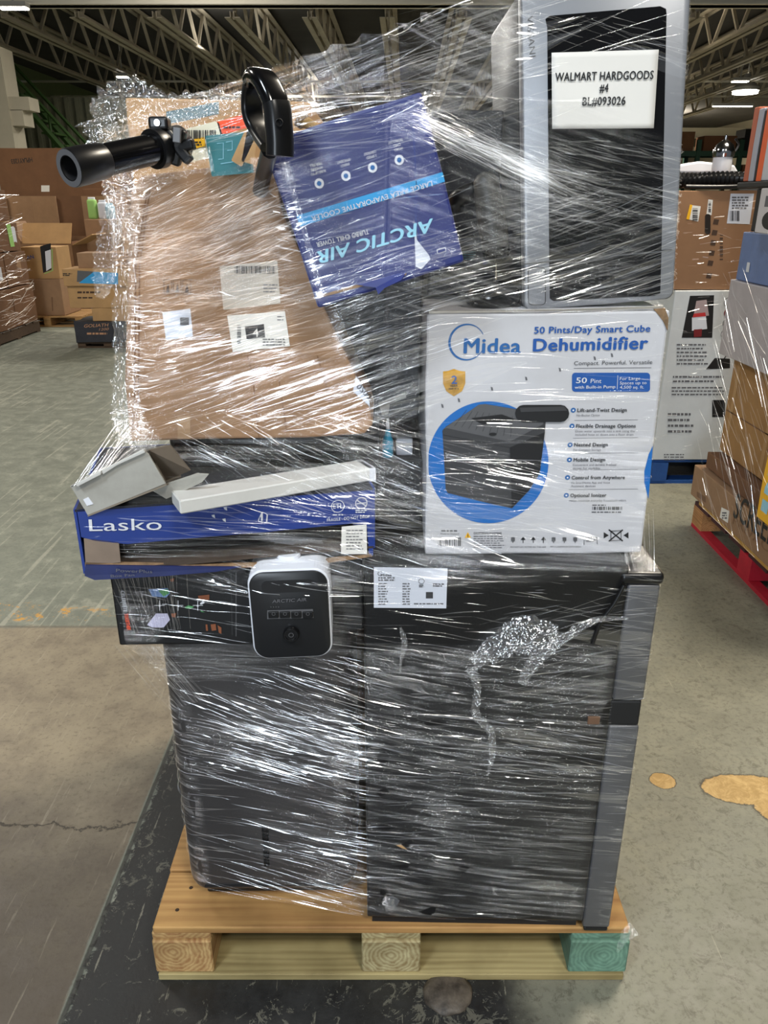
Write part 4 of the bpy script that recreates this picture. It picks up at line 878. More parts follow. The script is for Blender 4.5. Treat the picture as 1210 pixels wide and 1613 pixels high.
l2 = f.poly('white_label', [(358, 497), (449, 490), (457, 545), (367, 554)], PAPER, 2); f.poly('black_square', [(386, 514), (416, 510), (418, 531), (389, 534)], INK, 3, l2); f.text('4', (399, 530), (408, 530), 13, PAPER, 4, bold=0.02, parent=l2); f.bars('barcode', 374, 512, 380, 540, INK, 3, l2, vert=False); f.greek('label_print', 414, 532, 450, 545, 3, INK, 3, l2, 0.4); f.greek('label_print', 437, 496, 448, 506, 2, GREYINK, 3, l2, 0.3)
l3 = f.poly('grey_label', [(256, 492), (300, 486), (304, 530), (262, 536)], LABEL, 1); f.rect('label_block', 284, 500, 298, 512, GREYPIC2, 2, l3)
for k in range(3): m_ = f.line('handling_mark', [(258 + k * 15, 441), (270 + k * 15, 440), (271 + k * 15, 463), (259 + k * 15, 464), (258 + k * 15, 441)], 1.0, BROWNINK, 1); f.poly('handling_figure', [(261 + k * 15, 461), (265 + k * 15, 446), (268 + k * 15, 461)], BROWNINK, 1, m_)
l4 = prism('corner_label', [f.at(*f.uv(*p), 2) for p in ((561, 592), (580, 622), (583, 640), (556, 616))], 0.001, LABEL, bc); f.text('0500', (561, 609), (580, 629), 9, INK, 4, parent=l4)
# carton behind it
rc = carton('rear_carton', 'kraft carton rising behind the crushed brown carton under crinkled film', 'carton', -0.27, 1.358, zL + 0.07, 0.29, 0.28, P(240, 158, 1.358).z - zL - 0.07, CARD_L, n=4, ry=R(1)); HULL.append(rc)
f = front(rc, 0.28); f.poly('teal_panel', [(262, 176), (345, 160), (345, 180), (262, 196)], mat('teal_card', (70, 106, 116), 0.5))
# dark grey carton in the middle
DC = mat('charcoal_carton', (44, 46, 50), 0.55, var=0.15, vscale=5)
dk = carton('charcoal_carton', 'charcoal carton with pale vertical print between brown carton and white box', 'carton', -0.018, 1.36, zL + 0.07, 0.165, 0.28, 0.27, DC, n=4); HULL.append(dk)
f = front(dk, 0.28); f.greek('vertical_print', 604, 490, 612, 580, 22, GREYPIC2, 1, words=False); f.greek('vertical_print', 622, 500, 628, 560, 16, GREYPIC2, 1, words=False, seed=9)
f.poly('silver_tape', [(596, 634), (638, 618), (640, 626), (614, 636), (612, 652), (602, 654)], GREYCARD, 2)
bk = carton('black_support_carton', 'black carton standing on the fridge behind the spray bottle', 'carton', 0.028, 1.34, 0.9915, 0.085, 0.3, 0.132, BLACKM, n=3)
# small bottle and cap in the gap
zb = 1.1245
sb = empty('spray_bottle', (P(611, 715, 1.36).x, 1.36, zb), 'small bright blue bottle with white nozzle in the dark gap', 'bottle')
lathe('bottle_body', (0, 0, 0), (0, 0, 1), [(0, 0.0001), (0, 0.010), (0.03, 0.010), (0.045, 0.005), (0.052, 0.004)], mat('bright_cyan', (40, 176, 220), 0.3), sb, 20); lathe('nozzle', (0, 0, 0.052), (0, 0, 1), [(0, 0.0035), (0.012, 0.0025), (0.02, 0.001)], WHITEP, sb, 12)
wt = boxo('white_packet', 0.03, 0.02, 0.032, WHITEP, (P(637, 715, 1.37).x, 1.375, zb), 0.003); tag(wt, 'small white packet beside the bright blue bottle', 'packet'); boxo('fold', 0.03, 0.004, 0.004, PAPER, (0, -0.011, 0.02), 0.001, parent=wt)

# ------------------------------------------------------------------ blue cooler carton, upside down and tilted
AB = (0.218, 0.13, 0.222); ac = P(578, 322, 1.13); ry = R(-17.2)
base = ac - (Matrix.Rotation(ry, 3, 'Y') @ Vector((0, 0, AB[2] / 2)))
ab = carton('cooler_box', 'blue upside-down evaporative cooler box tilted between brown carton and microwave', 'box', 0, 0, 0, *AB, ABLUE, wob=0.003, n=8)
ab.location = (base.x, 1.13 + AB[1] / 2, base.z); ab.rotation_euler = (0, ry, 0); HULL.append(ab)
f = front(ab, AB[1])
st_ = f.poly('cyan_stripe', [(467, 340), (697, 271), (701, 286), (473, 357)], CYAN, 1); f.text('LARGE AREA EVAPORATIVE COOLER', (680, 285), (490, 341), 8, WHITEINK, 2, bold=0.02, parent=st_)
f.text('ARCTIC AIR', (682, 344), (499, 397), 19, PALECY, 2, bold=0.09, shear=0.25); f.text('TURBO CHILL TOWER', (580, 361), (498, 382), 7.5, WHITEINK, 2, bold=0.02)
for (x, y, lines) in ((503, 289, ('RUNS UP TO', '44 HOURS', 'PER FILL')), (545, 277, ('ENERGY', 'EFFICIENT')), (587, 264, ('3 SPEED', 'CONTROLS')), (629, 252, ('HYDRO-', 'CHILL', 'TECHNOLOGY'))):
    ic = f.disc('feature_icon', x, y, 7.4, WHITEINK, 1, n=28); f.disc('icon_mark', x, y, 3.6, MBLUE, 2, ic, 16)
    for k, s in enumerate(lines):
        w_ = len(s) * 2.3; cx, cy = x - 2 - k * 2.2, y - 19 - k * 6.2
        f.text(s, (cx + w_ / 2, cy - w_ * 0.14), (cx - w_ / 2, cy + w_ * 0.14), 4.0, WHITEINK, 1, parent=ic)
f.line('fold_crease', [(650, 183), (656, 290), (655, 345), (672, 425)], 1.2, LBLUE, 1)
f.poly('torn_white_edge', [(652, 345), (657, 378), (676, 402), (678, 408), (664, 424), (655, 420)], mat('torn_paper', (200, 204, 214), 0.6), 2)
f.poly('size_mark', [(688, 393), (702, 389), (703, 396), (689, 400)], WHITEINK, 1); f.poly('size_mark_field', [(689, 394), (701, 390.5), (702, 395), (690, 399)], ABLUE, 2)
fl2 = prism('torn_flap', [f.at(*f.uv(*p), l) for p, l in (((560, 448), 1), ((640, 428), 1), ((632, 440), 14), ((606, 452), 22), ((596, 462), 24), ((592, 452), 12))], 0.002, ABLUE, ab)
prism('torn_edge', [f.at(*f.uv(*p), 1) for p in ((507, 464), (560, 449), (590, 440), (640, 430), (640, 433), (590, 445), (560, 454), (508, 468))], 0.004, CARD_EDGE, ab)

# ------------------------------------------------------------------ white dehumidifier box
DW, DD, DH = 0.376, 0.36, 0.412
db = carton('dehumidifier_box', 'white dehumidifier box with blue headline and picture standing on the fridge', 'box', 0.262, 1.216, 0.9915, DW, DD, DH, WHITECARD, rz=R(-0.6), ry=R(-1.0), wob=0.003, n=10); HULL.append(db)
f = front(db, DD)
# brand
f.ring('logo_arc', 735, 539, 26.5, 28.8, MBLUE, 1, a0=25, a1=330, dx=1.4); f.text('Midea', (730, 556), (820, 556), 24, MBLUE, 2, bold=0.075)
f.text('50 Pints/Day Smart Cube', (841, 525), (1024, 522), 10.5, MBLUE2, 2, bold=0.085); f.text('Dehumidifier', (839, 553), (1020, 549), 20, MBLUE2, 2, bold=0.10)
f.text('Compact. Powerful. Versatile', (904, 575), (1027, 573), 6.5, GREYPIC, 2, bold=0.01); f.line('rule', [(904, 580), (1026, 579)], 0.7, GREYINK, 1)
def rpx(x0, y0, x1, y1, r=5):
    return [(x1 - r + r * math.cos(a), y1 - r + r * math.sin(a)) for a in (0, .5, 1.05, 1.57)] + [(x0 + r + r * math.cos(a), y1 - r + r * math.sin(a)) for a in (1.57, 2.1, 2.6, 3.14)] + [(x0 + r + r * math.cos(a), y0 + r + r * math.sin(a)) for a in (3.14, 3.66, 4.2, 4.71)] + [(x1 - r + r * math.cos(a), y0 + r + r * math.sin(a)) for a in (4.71, 5.2, 5.8, 6.28)]
bd = f.poly('blue_badge', list(reversed(rpx(901, 587, 1024, 617))), MBLUE2, 1)
f.text('50', (907, 603), (924, 603), 9, WHITEINK, 2, bold=0.04, parent=bd); f.text('Pint', (930, 603), (947, 603), 7, WHITEINK, 2, parent=bd); f.text('with Built-in Pump', (905, 612), (969, 611), 5, WHITEINK, 2, bold=0.02, parent=bd); f.line('badge_rule', [(973, 591), (972, 613)], 0.7, WHITEINK, 2, bd)
for k, (s, x1) in enumerate((('For Large', 1008), ('Spaces up to', 1018), ('4,500 sq. ft.', 1014))): f.text(s, (976, 598.5 + k * 6.8), (x1, 598 + k * 6.8), 5, WHITEINK, 2, bold=0.01, parent=bd)
# gold shield
sh = f.poly('gold_shield', [(715, 624), (703, 616), (698, 604), (698, 585), (706, 584), (715, 581), (724, 584), (733, 585), (733, 604), (728, 616)], GOLD, 1); f.text('2', (711, 604), (720, 604), 13, MBLUE2, 2, bold=0.05, parent=sh); f.text('YEAR', (709, 609.5), (721, 609), 3.5, BROWNINK, 2, bold=0.03, parent=sh); f.greek('shield_print', 707, 611, 723, 613, 1, BROWNINK, 2, sh)
# blue disc with the picture of the machine
arc = [(769 + 94 * math.cos(R(a)), 730 + 93 * math.sin(R(a))) for a in range(-100, 108, 6)]
disc = [(x, y) for x, y in [(769 + 95 * math.cos(R(a)), 728 + 96 * math.sin(R(a))) for a in range(0, 360, 5)] if True]
lx = lambda y: 673.5 + (676 - 673.5) * (872 - y) / 380
disc = [(max(x, lx(y) + 0.6), y) for x, y in disc]
f.poly('blue_disc', list(reversed(disc)), mat('disc_blue', (26, 104, 180), 0.5), 1)
pm = f.poly('machine_picture', [(697, 678), (702, 672), (754, 638), (764, 636), (860, 652), (860, 660), (858, 680), (850, 745), (833, 772), (806, 800), (760, 790), (705, 776), (702, 770)], GREYPIC, 2)
f.poly('machine_top', [(697, 676), (754, 637), (764, 636), (860, 652), (855, 668), (802, 696), (704, 674)], GREYPIC2, 3, pm); f.poly('machine_rim', [(697, 677), (704, 674), (802, 695), (857, 668), (858, 680), (803, 704), (699, 684)], GREYPIC, 4, pm); f.poly('machine_side', [(803, 704), (858, 680), (850, 745), (833, 772), (806, 800)], BLACKPIC, 4, pm)
f.poly('vent_recess', [(742, 658), (790, 652), (812, 660), (760, 668)], BLACKPIC, 4, pm); f.disc('power_button', 776, 683, 6, BLACKPIC, 5, pm, ry=2.5)
for k in range(9): f.line('vent_line', [(735 + k * 9, 645 + k * 1.3), (716 + k * 11, 670 + k * 2.2)], 0.7, GREYPIC, 4, pm)
hb = f.poly('hose_picture', list(reversed(rpx(811, 637, 896, 664, 13))), BLACKPIC, 5); f.poly('hose_highlight', [(818, 641), (888, 639), (893, 646), (820, 648)], GREYPIC, 6, hb)
for (y, x, s, x1, sub, n_) in ((646, 909, 'Lift-and-Twist Design', 987, 'No-Bucket Option', 1), (671, 907, 'Flexible Drainage Options', 1001, None, 2), (700.5, 904, 'Nested Design', 957, 'For Compact Storage', 1), (724, 903, 'Mobile Design', 953, None, 2), (752, 900, 'Control from Anywhere', 984, None, 2), (780, 898, 'Optional Ionizer', 955, None, 1)):
    bl = f.disc('bullet', x - 6, y, 4.0, MBLUE, 1, n=20); f.disc('bullet_mark', x - 6, y, 1.6, WHITEINK, 2, bl, 8); f.text(s, (x, y + 2.5), (x1, y + 2), 6, GREYPIC, 2, bold=0.08, parent=bl)
    subs = {646: ('No-Bucket Option',), 671: ('Drain water upwards into a sink using the', 'included hose or down into a floor drain'), 700.5: ('For Compact Storage',), 724: ('Convenient and durable 4 wheel', 'design for mobility'), 752: ('Via SmartHome App and Voice', 'Assistant devices'), 780: ('Helps minimize everyday household odors',)}[y]
    for k, q in enumerate(subs): f.text(q, (x - 1, y + 9.5 + k * 5.4), (x - 1 + len(q) * 2.28, y + 9.2 + k * 5.4), 3.6, GREYINK, 2, parent=bl)
for y in (662, 690, 714, 740, 771): f.line('rule', [(905 - (y - 660) * 0.08, y), (1005, y - 1)], 0.5, GREYINK, 1)
f.bars('barcode', 933, 798, 980, 803, INK, 1); f.greek('serial_print', 933, 794, 955, 797, 1, GREYINK, 1); f.greek('serial_print', 932, 805, 980, 808, 1, GREYINK, 1)
f.bars('barcode', 690, 846, 725, 860, INK, 1); f.text('Made in Thailand', (694, 842), (723, 842), 3.2, GREYINK, 1); f.greek('small_print', 695, 834, 721, 838, 1, GREYINK, 1)
tri = f.poly('warning_triangle', [(732, 847), (742, 847), (737, 838)], YELLOW, 1); f.line('warning_mark', [(737, 841), (737, 846)], 1.0, INK, 2, tri); f.text('CALIFORNIA WARNING', (746, 841), (790, 841), 3.4, INK, 1, bold=0.03); f.greek('small_print', 746, 843, 796, 864, 6, GREYINK, 1, fill=0.35, seed=8)
for k, x in enumerate((808, 824, 840, 856, 872, 889, 906)):
    s_ = f.line('handling_mark', [(x, 846), (x, 855)], 1.2, INK, 1); (f.poly('mark_head', [(x - 4, 850), (x, 845), (x + 4, 850)], INK, 2, s_) if k in (1, 2, 3) else f.rect('mark_head', x - 3, 846, x + 3, 852, GREYPIC2, 2, s_))
f.text('TEAM LIFT', (922, 853), (938, 853), 4, INK, 1, bold=0.03); f.line('lift_frame', [(920, 858), (920, 847), (940, 846), (941, 857)], 1.0, INK, 1)
f.text('DO NOT LAY ACTIVE ON THIS SIDE', (804, 862.5), (860, 862.5), 2.6, GREYPIC, 1); f.text('NO ACUESTE EN ESTE LADO', (867, 862), (915, 862), 2.6, GREYPIC, 1)
cm = f.line('no_clamp_cross', [(959, 834), (981, 852)], 2.2, INK, 1); f.line('no_clamp_cross', [(981, 834), (959, 852)], 2.2, INK, 2, cm); f.line('no_clamp_box', [(962, 836), (978, 835), (978, 850), (962, 851), (962, 836)], 1.2, INK, 3, cm)
f.poly('clamp_arrow', [(951, 838), (959, 843), (951, 848)], INK, 1, cm); f.poly('clamp_arrow', [(990, 838), (982, 843), (990, 848)], INK, 1, cm)
f.poly('blue_disc_edge', [(1021.5, 786), (1015, 760), (1015, 742), (1022, 715), (1028.5, 702)], mat('disc_blue', (0, 0, 0)), 1)
for (x, y) in ((964, 559), (937, 564), (882, 582), (829, 596), (775, 612), (723, 630), (697, 639)): f.poly('scuff', [(x - 2, y - 3), (x + 1, y - 2), (x + 2, y + 3), (x - 1, y + 3)], GREYINK, 1)
prism('torn_corner', [f.at(*f.uv(*p), l) for p, l in (((1030, 487), 1), ((1047, 485), 4), ((1051, 500), 10), ((1051, 520), 4), ((1044, 505), 2))], 0.004, CARD_EDGE, db)
prism('top_flap_edge', [f.at(*f.uv(*p), l) for p, l in (((676, 494), 0), ((900, 490), 0), ((1045, 486), 0), ((1045, 482), 3), ((900, 487), 4), ((676, 490), 2))], 0.006, mat('flap_edge', (196, 190, 180), 0.8), db)

# ------------------------------------------------------------------ microwave on its end
MW, MD, MH = 0.236, 0.33, 0.44
mwv = empty('microwave_oven', (0.343, 1.262 + MD / 2, 1.409), 'silver microwave oven standing on its end on the white box', 'microwave', (0, R(-4.6), 0))
hs_ = boxo('housing', MW, MD - 0.03, MH, mat('microwave_shell', (70, 74, 80), 0.35, metal=0.5), (0, 0.015, 0), 0.006, 2, parent=mwv); HULL.append(hs_)
dp = MD / 2
bz = rr_prism('door_bezel', MW, MH, 0.012, -dp, 0.03, SILVER, MH / 2, mwv, 0.003); HULL.append(bz)
f = Face(mwv, (0, -dp, 0), (1, 0, 0), (0, 0, 1))
wn = f.poly('window', list(reversed([(862, 44)] + [(859, 30), (866, 25)] + [(1040, 10), (1049, 14), (1050, 22), (1042, 395), (865, 410)])), BLACKGLOSS, 1)
cp = f.poly('control_panel', list(reversed([(865, 412), (1042, 397), (1040, 462), (1030, 466), (872, 474), (866, 470)])), mat('control_black', (20, 20, 22), 0.25), 1)
f.line('door_seam', [(826, 416), (1058, 393)], 1.2, INK, 2)
bt = f.poly('door_button', list(reversed(rpx(832, 421, 859, 480, 6))), SILVER, 1); f.line('button_outline', rpx(832, 421, 859, 480, 6) + [rpx(832, 421, 859, 480, 6)[0]], 1.1, INK, 2, bt)
f.text('VISSANI', (829.5, 26), (834.5, 91), 10, GREYPIC, 1, bold=0.01)
for (s, x, y) in (('7', 892, 422), ('4', 905, 421), ('1', 917, 419), ('8', 893, 442), ('5', 906, 440), ('2', 919, 438), ('9', 894, 461), ('6', 907, 459), ('3', 920, 457), ('0', 879, 443)): f.text(s, (x, y), (x + 0.3, y + 5), 5, GREYPIC2, 1, parent=cp)
for k in range(4): f.greek('panel_print', 930 + k * 13, 414, 936 + k * 13, 452, 7, GREYPIC, 2, cp, 0.3, seed=k)

# tall dark box and black vacuum handle beside the microwave
tb = carton('ringed_box', 'black box with a dark blue ring picture beside the microwave', 'box', 0.139, 1.43, 1.4035, 0.12, 0.17, 0.30, mat('ringed_black', (20, 21, 26), 0.45), n=4); HULL.append(tb)
f = front(tb, 0.17); f.ring('ring_picture', 752, 372, 38, 45, mat('ring_blue', (30, 34, 84), 0.5), 1, a0=-75, a1=75); f.greek('small_print', 728, 395, 750, 410, 4, mat('teal_ink', (40, 84, 88), 0.5), 1, fill=0.4)
f.rect('blue_panel', 780, 290, 790, 330, mat('slate_print', (34, 52, 70), 0.5), 1)
a_, b_ = P(766, 292, 1.30), P(783, 402, 1.30)
vh = empty('vacuum_wand', P(775, 345, 1.30), 'black rounded wand grip standing against the ringed box', 'handle')
LL = (b_ - a_).length
lathe('grip', a_ - vh.location, b_ - vh.location, [(-0.02, 0.0001), (-0.017, 0.012), (-0.008, 0.019), (0.01, 0.0215), (LL * 0.6, 0.0225), (LL - 0.006, 0.021), (LL, 0.0001)], mat('handle_grey', (58, 57, 54), 0.45), vh)
lathe('end_collar', b_ - vh.location - (b_ - a_).normalized() * 0.012, b_ - vh.location + (b_ - a_), [(0, 0.0228), (0.012, 0.0215), (0.022, 0.015), (0.024, 0.0001)], BLACKGLOSS, vh)
tube('side_bracket', smooth_path([P(748, 300, 1.31) - vh.location, P(722, 312, 1.32) - vh.location, P(716, 330, 1.33) - vh.location], 5), [0.014] * 10 + [0.006], BLACKP, vh, 10)
bm = bmesh.new(); bmesh.ops.create_uvsphere(bm, u_segments=24, v_segments=14, radius=1)
for v in bm.verts: v.co = Vector((v.co.x * 0.046, v.co.y * 0.034, max(v.co.z * 0.027, -0.012)))
nz_ = P(778, 440, 1.30); pn = link('floor_nozzle', bm_mesh('n', bm, True), BLACKGLOSS); pn.location = (nz_.x, 1.30, 1.4175); tag(pn, 'black rounded vacuum nozzle resting on the white box below the handle', 'nozzle')
boxo('nozzle_lip', 0.07, 0.05, 0.006, BLACKP, (0, 0, -0.0115), 0.002, parent=pn)

# ------------------------------------------------------------------ things poking out at the top
A_, B_ = P(109, 265, 1.00), P(300, 222, 1.17)
wt_ = empty('extension_tube', A_, 'black telescopic tube with flared grey-rimmed end poking out over the cartons', 'tube')
L = (B_ - A_).length; o0 = Vector((0, 0, 0)); ax = B_ - A_; an = ax.normalized()
lathe('collar', o0, ax, [(0.0, 0.0135), (0.0, 0.0215), (0.003, 0.0222), (0.02, 0.0222), (0.05, 0.0205), (0.052, 0.0195)], BLACKP, wt_)
lathe('end_rim', o0 - an * 0.0006, ax, [(0.0, 0.0145), (0.0, 0.0212)], mat('rim_grey', (92, 92, 94), 0.5), wt_); lathe('bore', o0 + an * 0.0005, ax, [(0, 0.0146), (0.05, 0.0140), (0.05, 0.0001)], BLACKM, wt_)
lathe('pipe', o0, ax, [(0.05, 0.0188), (L * 0.72, 0.0188)], BLACKGLOSS, wt_)
lathe('clamp_ring', o0 + an * (L * 0.66), ax, [(0, 0.0190), (0, 0.0245), (0.012, 0.025), (0.016, 0.0225), (0.05, 0.0225), (0.055, 0.019)], BLACKP, wt_)
c_ = an * (L * 0.74) + Vector((0.0, 0, 0.02)); boxo('clamp_lug', 0.026, 0.022, 0.016, BLACKP, c_, 0.004, 3, parent=wt_)
lathe('clamp_screw', c_ + Vector((0, -0.012, 0.008)), c_ + Vector((0, -1, 0.008)), [(0, 0.004), (0.003, 0.004), (0.0031, 0.0001)], CHROME, wt_, 12)
kb = P(281, 232, 1.12) - A_
for a in (20, 80, 140): boxo('knob_wing', 0.014, 0.014, 0.046, BLACKP, kb, 0.003, 2, rot=(R(12), R(a), 0), parent=wt_, base=False)
boxo('knob_tip', 0.010, 0.006, 0.018, mat('knob_grey', (92, 92, 94), 0.4), P(279, 213, 1.105) - A_, 0.001, rot=(0, R(8), 0), parent=wt_, base=False)
# D-shaped handle
hd = empty('loop_handle', P(420, 190, 1.08), 'black D-shaped grip handle standing up through the film beside the blue box', 'handle')
pth = [(441, 246, 1.03), (441, 222, 1.03), (439, 195, 1.03), (436, 168, 1.032), (428, 146, 1.037), (417, 126, 1.047), (407, 121, 1.07), (400, 136, 1.09), (397, 160, 1.10), (399, 184, 1.10), (410, 208, 1.09), (428, 234, 1.055)]
wp = [P(*q) - hd.location for q in pth]
def slab_tube(name, pts, w, t, m, parent):
    """rounded flat bar along a path"""
    V, F = [], []; prof = rrect(w, t, t * 0.42, 4); n = len(prof); N = len(pts)
    for i, p in enumerate(pts):
        tg = (pts[min(i + 1, N - 1)] - pts[max(0, i - 1)]).normalized(); side = Vector((0.75, 0.66, 0)).normalized(); side = (side - tg * side.dot(tg)).normalized(); up = tg.cross(side)
        for (a, b) in prof: V.append(p + side * a + up * b)
    for i in range(N - 1):
        for k in range(n): F.append((i * n + k, i * n + (k + 1) % n, (i + 1) * n + (k + 1) % n, (i + 1) * n + k))
    F += [tuple(reversed(range(n))), tuple(range((N - 1) * n, N * n))]
    o = pd(name, V, F, m, parent); smooth_auto(o.data); return o
sp_ = smooth_path(wp, 6)
slab_tube('grip', sp_[:20], 0.034, 0.025, BLACKP, hd); slab_tube('arch', sp_[19:40], 0.034, 0.019, BLACKGLOSS, hd); slab_tube('back_strut', sp_[39:], 0.030, 0.011, BLACKP, hd)
q_ = P(440, 193, 1.012) - hd.location; lathe('screw_hole', q_, q_ + Vector((0.3, -1, 0)), [(0, 0.0045), (0.0005, 0.004), (-0.004, 0.003), (-0.004, 0.0001)], BLACKM, hd, 14)
tube('stem', [P(425, 236, 1.06) - hd.location, P(418, 262, 1.12) - hd.location, P(410, 300, 1.19) - hd.location], 0.011, BLACKP, hd, 10)

# tags, stick and bits at the top of the cartons
bt_ = empty('barcode_tag', P(315, 225, 1.19), 'cream barcode tag with yellow band among the film at the top', 'tag', (0, R(-13), 0))
bl_ = rr_prism('tag_card', 0.062, 0.042, 0.003, 0, 0.001, mat('cream_card', (226, 220, 196), 0.6), 0, bt_); f = Face(bt_, (0, -0.0005, 0), (1, 0, 0), (0, 0, 1))
f.bars('barcode', 292, 205, 340, 219, INK, 1, step=1.6); yb_ = f.poly('yellow_band', [(289, 222), (322, 216), (324, 230), (291, 238)], YELLOW, 1); f.text('CAUTION', (319, 219), (294, 226), 4, INK, 2, parent=yb_) if False else f.greek('band_print', 294, 222, 318, 230, 2, INK, 2, yb_)
ot = empty('orange_tag', P(368, 196, 1.20), 'orange hang tag with dark end beside the loop handle', 'tag', (0, R(-14), 0))
rr_prism('tag_card', 0.05, 0.017, 0.003, 0, 0.0012, ORTAG, 0, ot); rr_prism('dark_end', 0.009, 0.018, 0.002, -0.0006, 0.0022, BLACKM, -0.001, ot).location = (-0.024, 0, 0); f = Face(ot, (0, -0.0006, 0), (1, 0, 0), (0, 0, 1)); f.greek('tag_print', 352, 198, 380, 203, 1, INK, 1)
tt = empty('teal_tag', P(362, 243, 1.18), 'teal printed card with kraft strips tucked under film', 'tag', (0, R(-5), 0))
rr_prism('tag_card', 0.060, 0.052, 0.002, 0, 0.0012, TEAL, 0, tt); f = Face(tt, (0, -0.0006, 0), (1, 0, 0), (0, 0, 1))
for q in ([(342, 226), (352, 225), (352, 250), (344, 251)], [(356, 224), (366, 222), (366, 236), (358, 237)], [(348, 258), (372, 254)]): f.line('card_line', q, 0.7, PALECY, 1)
for (x, y, a) in ((385, 236, 35), (396, 233, 20)):
    k_ = rr_prism('kraft_strip', 0.016, 0.045, 0.002, -0.003, 0.001, CARD_L, 0, tt); k_.location = P(x, y, 1.176) - P(362, 243, 1.18); k_.rotation_euler = (0, R(a), 0)
ws = tube('wood_stick', smooth_path([P(474, 190, 1.24), P(488, 196, 1.235), P(505, 208, 1.23), P(520, 222, 1.23)], 5), [0.010, 0.011, 0.009, 0.008, 0.0075] + [0.0072] * 11, mat('dry_wood', (160, 126, 70), 0.8, var=0.35, vscale=60), n=10); tag(ws, 'short dry wooden stick with frayed end above the blue box', 'stick')
tube('frayed_end', [P(472, 187, 1.24), P(479, 193, 1.238)], [0.012, 0.011], mat('frayed_wood', (112, 86, 46), 0.9, var=0.5, vscale=120), ws, 9)
# stock hidden behind the microwave and carton, closing the back of the load
for (n_, lb, cx, fy, z0, w_, d_, h_, m_) in (('rear_carton', 'brown carton at the back of the load behind the grey appliance', -0.24, 1.62, 0.147, 0.45, 0.45, 0.86, CARD), ('rear_carton', 'brown carton at the back of the load behind the fridge', 0.24, 1.70, 0.147, 0.48, 0.40, 0.92, CARD_D), ('rear_carton', 'grey carton behind the dark handle at the top of the load', 0.06, 1.66, 1.07, 0.28, 0.3, 0.55, mat('slate_card', (70, 76, 84), 0.6))):
    o = carton(n_, lb, 'carton', cx, fy, z0, w_, d_, h_, m_, n=3); HULL.append(o)

# ------------------------------------------------------------------ paper sign on the film
sg = empty('paper_sign', P(951, 142, 1.2515), 'white paper sign with three lines of bold black capitals on the microwave', 'sign', (0, R(-2.2), 0))
pts = [P(869, 86, 1.2515), P(1038, 79, 1.2515), P(1033, 193, 1.2515), P(1029, 201, 1.2515), P(869, 203, 1.2515)]
n_ = 14; V, F = [], []
tl, tr_, br_, bl2 = [P(x, y, 1.2515) for x, y in ((869, 83), (1038, 78), (1030, 202), (870, 203))]
for j in range(n_ + 1):
    for i in range(n_ + 1):
        a, b = i / n_, j / n_; p = tl.lerp(tr_, a).lerp(bl2.lerp(br_, a), b); p.y += 0.0003 * noise.noise(Vector((a * 3 + b * 4, b * 5 - a, 3)))
        V.append(p)
for j in range(n_):
    for i in range(n_): k = j * (n_ + 1) + i; F.append((k, k + n_ + 1, k + n_ + 2, k + 1))
Mi = (Matrix.Translation(sg.location) @ sg.rotation_euler.to_matrix().to_4x4()).inverted()
sh_ = pd('paper_sheet', [Mi @ v for v in V], F, PAPER, sg, True)
so = sh_.modifiers.new('thickness', 'SOLIDIFY'); so.thickness = 0.0006
f = Face(sg, (0, -0.0008, 0), (1, 0, 0), (0, 0, 1), sh_)
for (s, x0, y0, x1, y1) in (('WALMART HARDGOODS', 874, 128, 1029, 124.5), ('#4', 944, 145.5, 958, 145), ('BL#093026', 917, 166.5, 985, 165)): f.text(s, (x0, y0), (x1, y1), 12, INK, 1, bold=0.08)
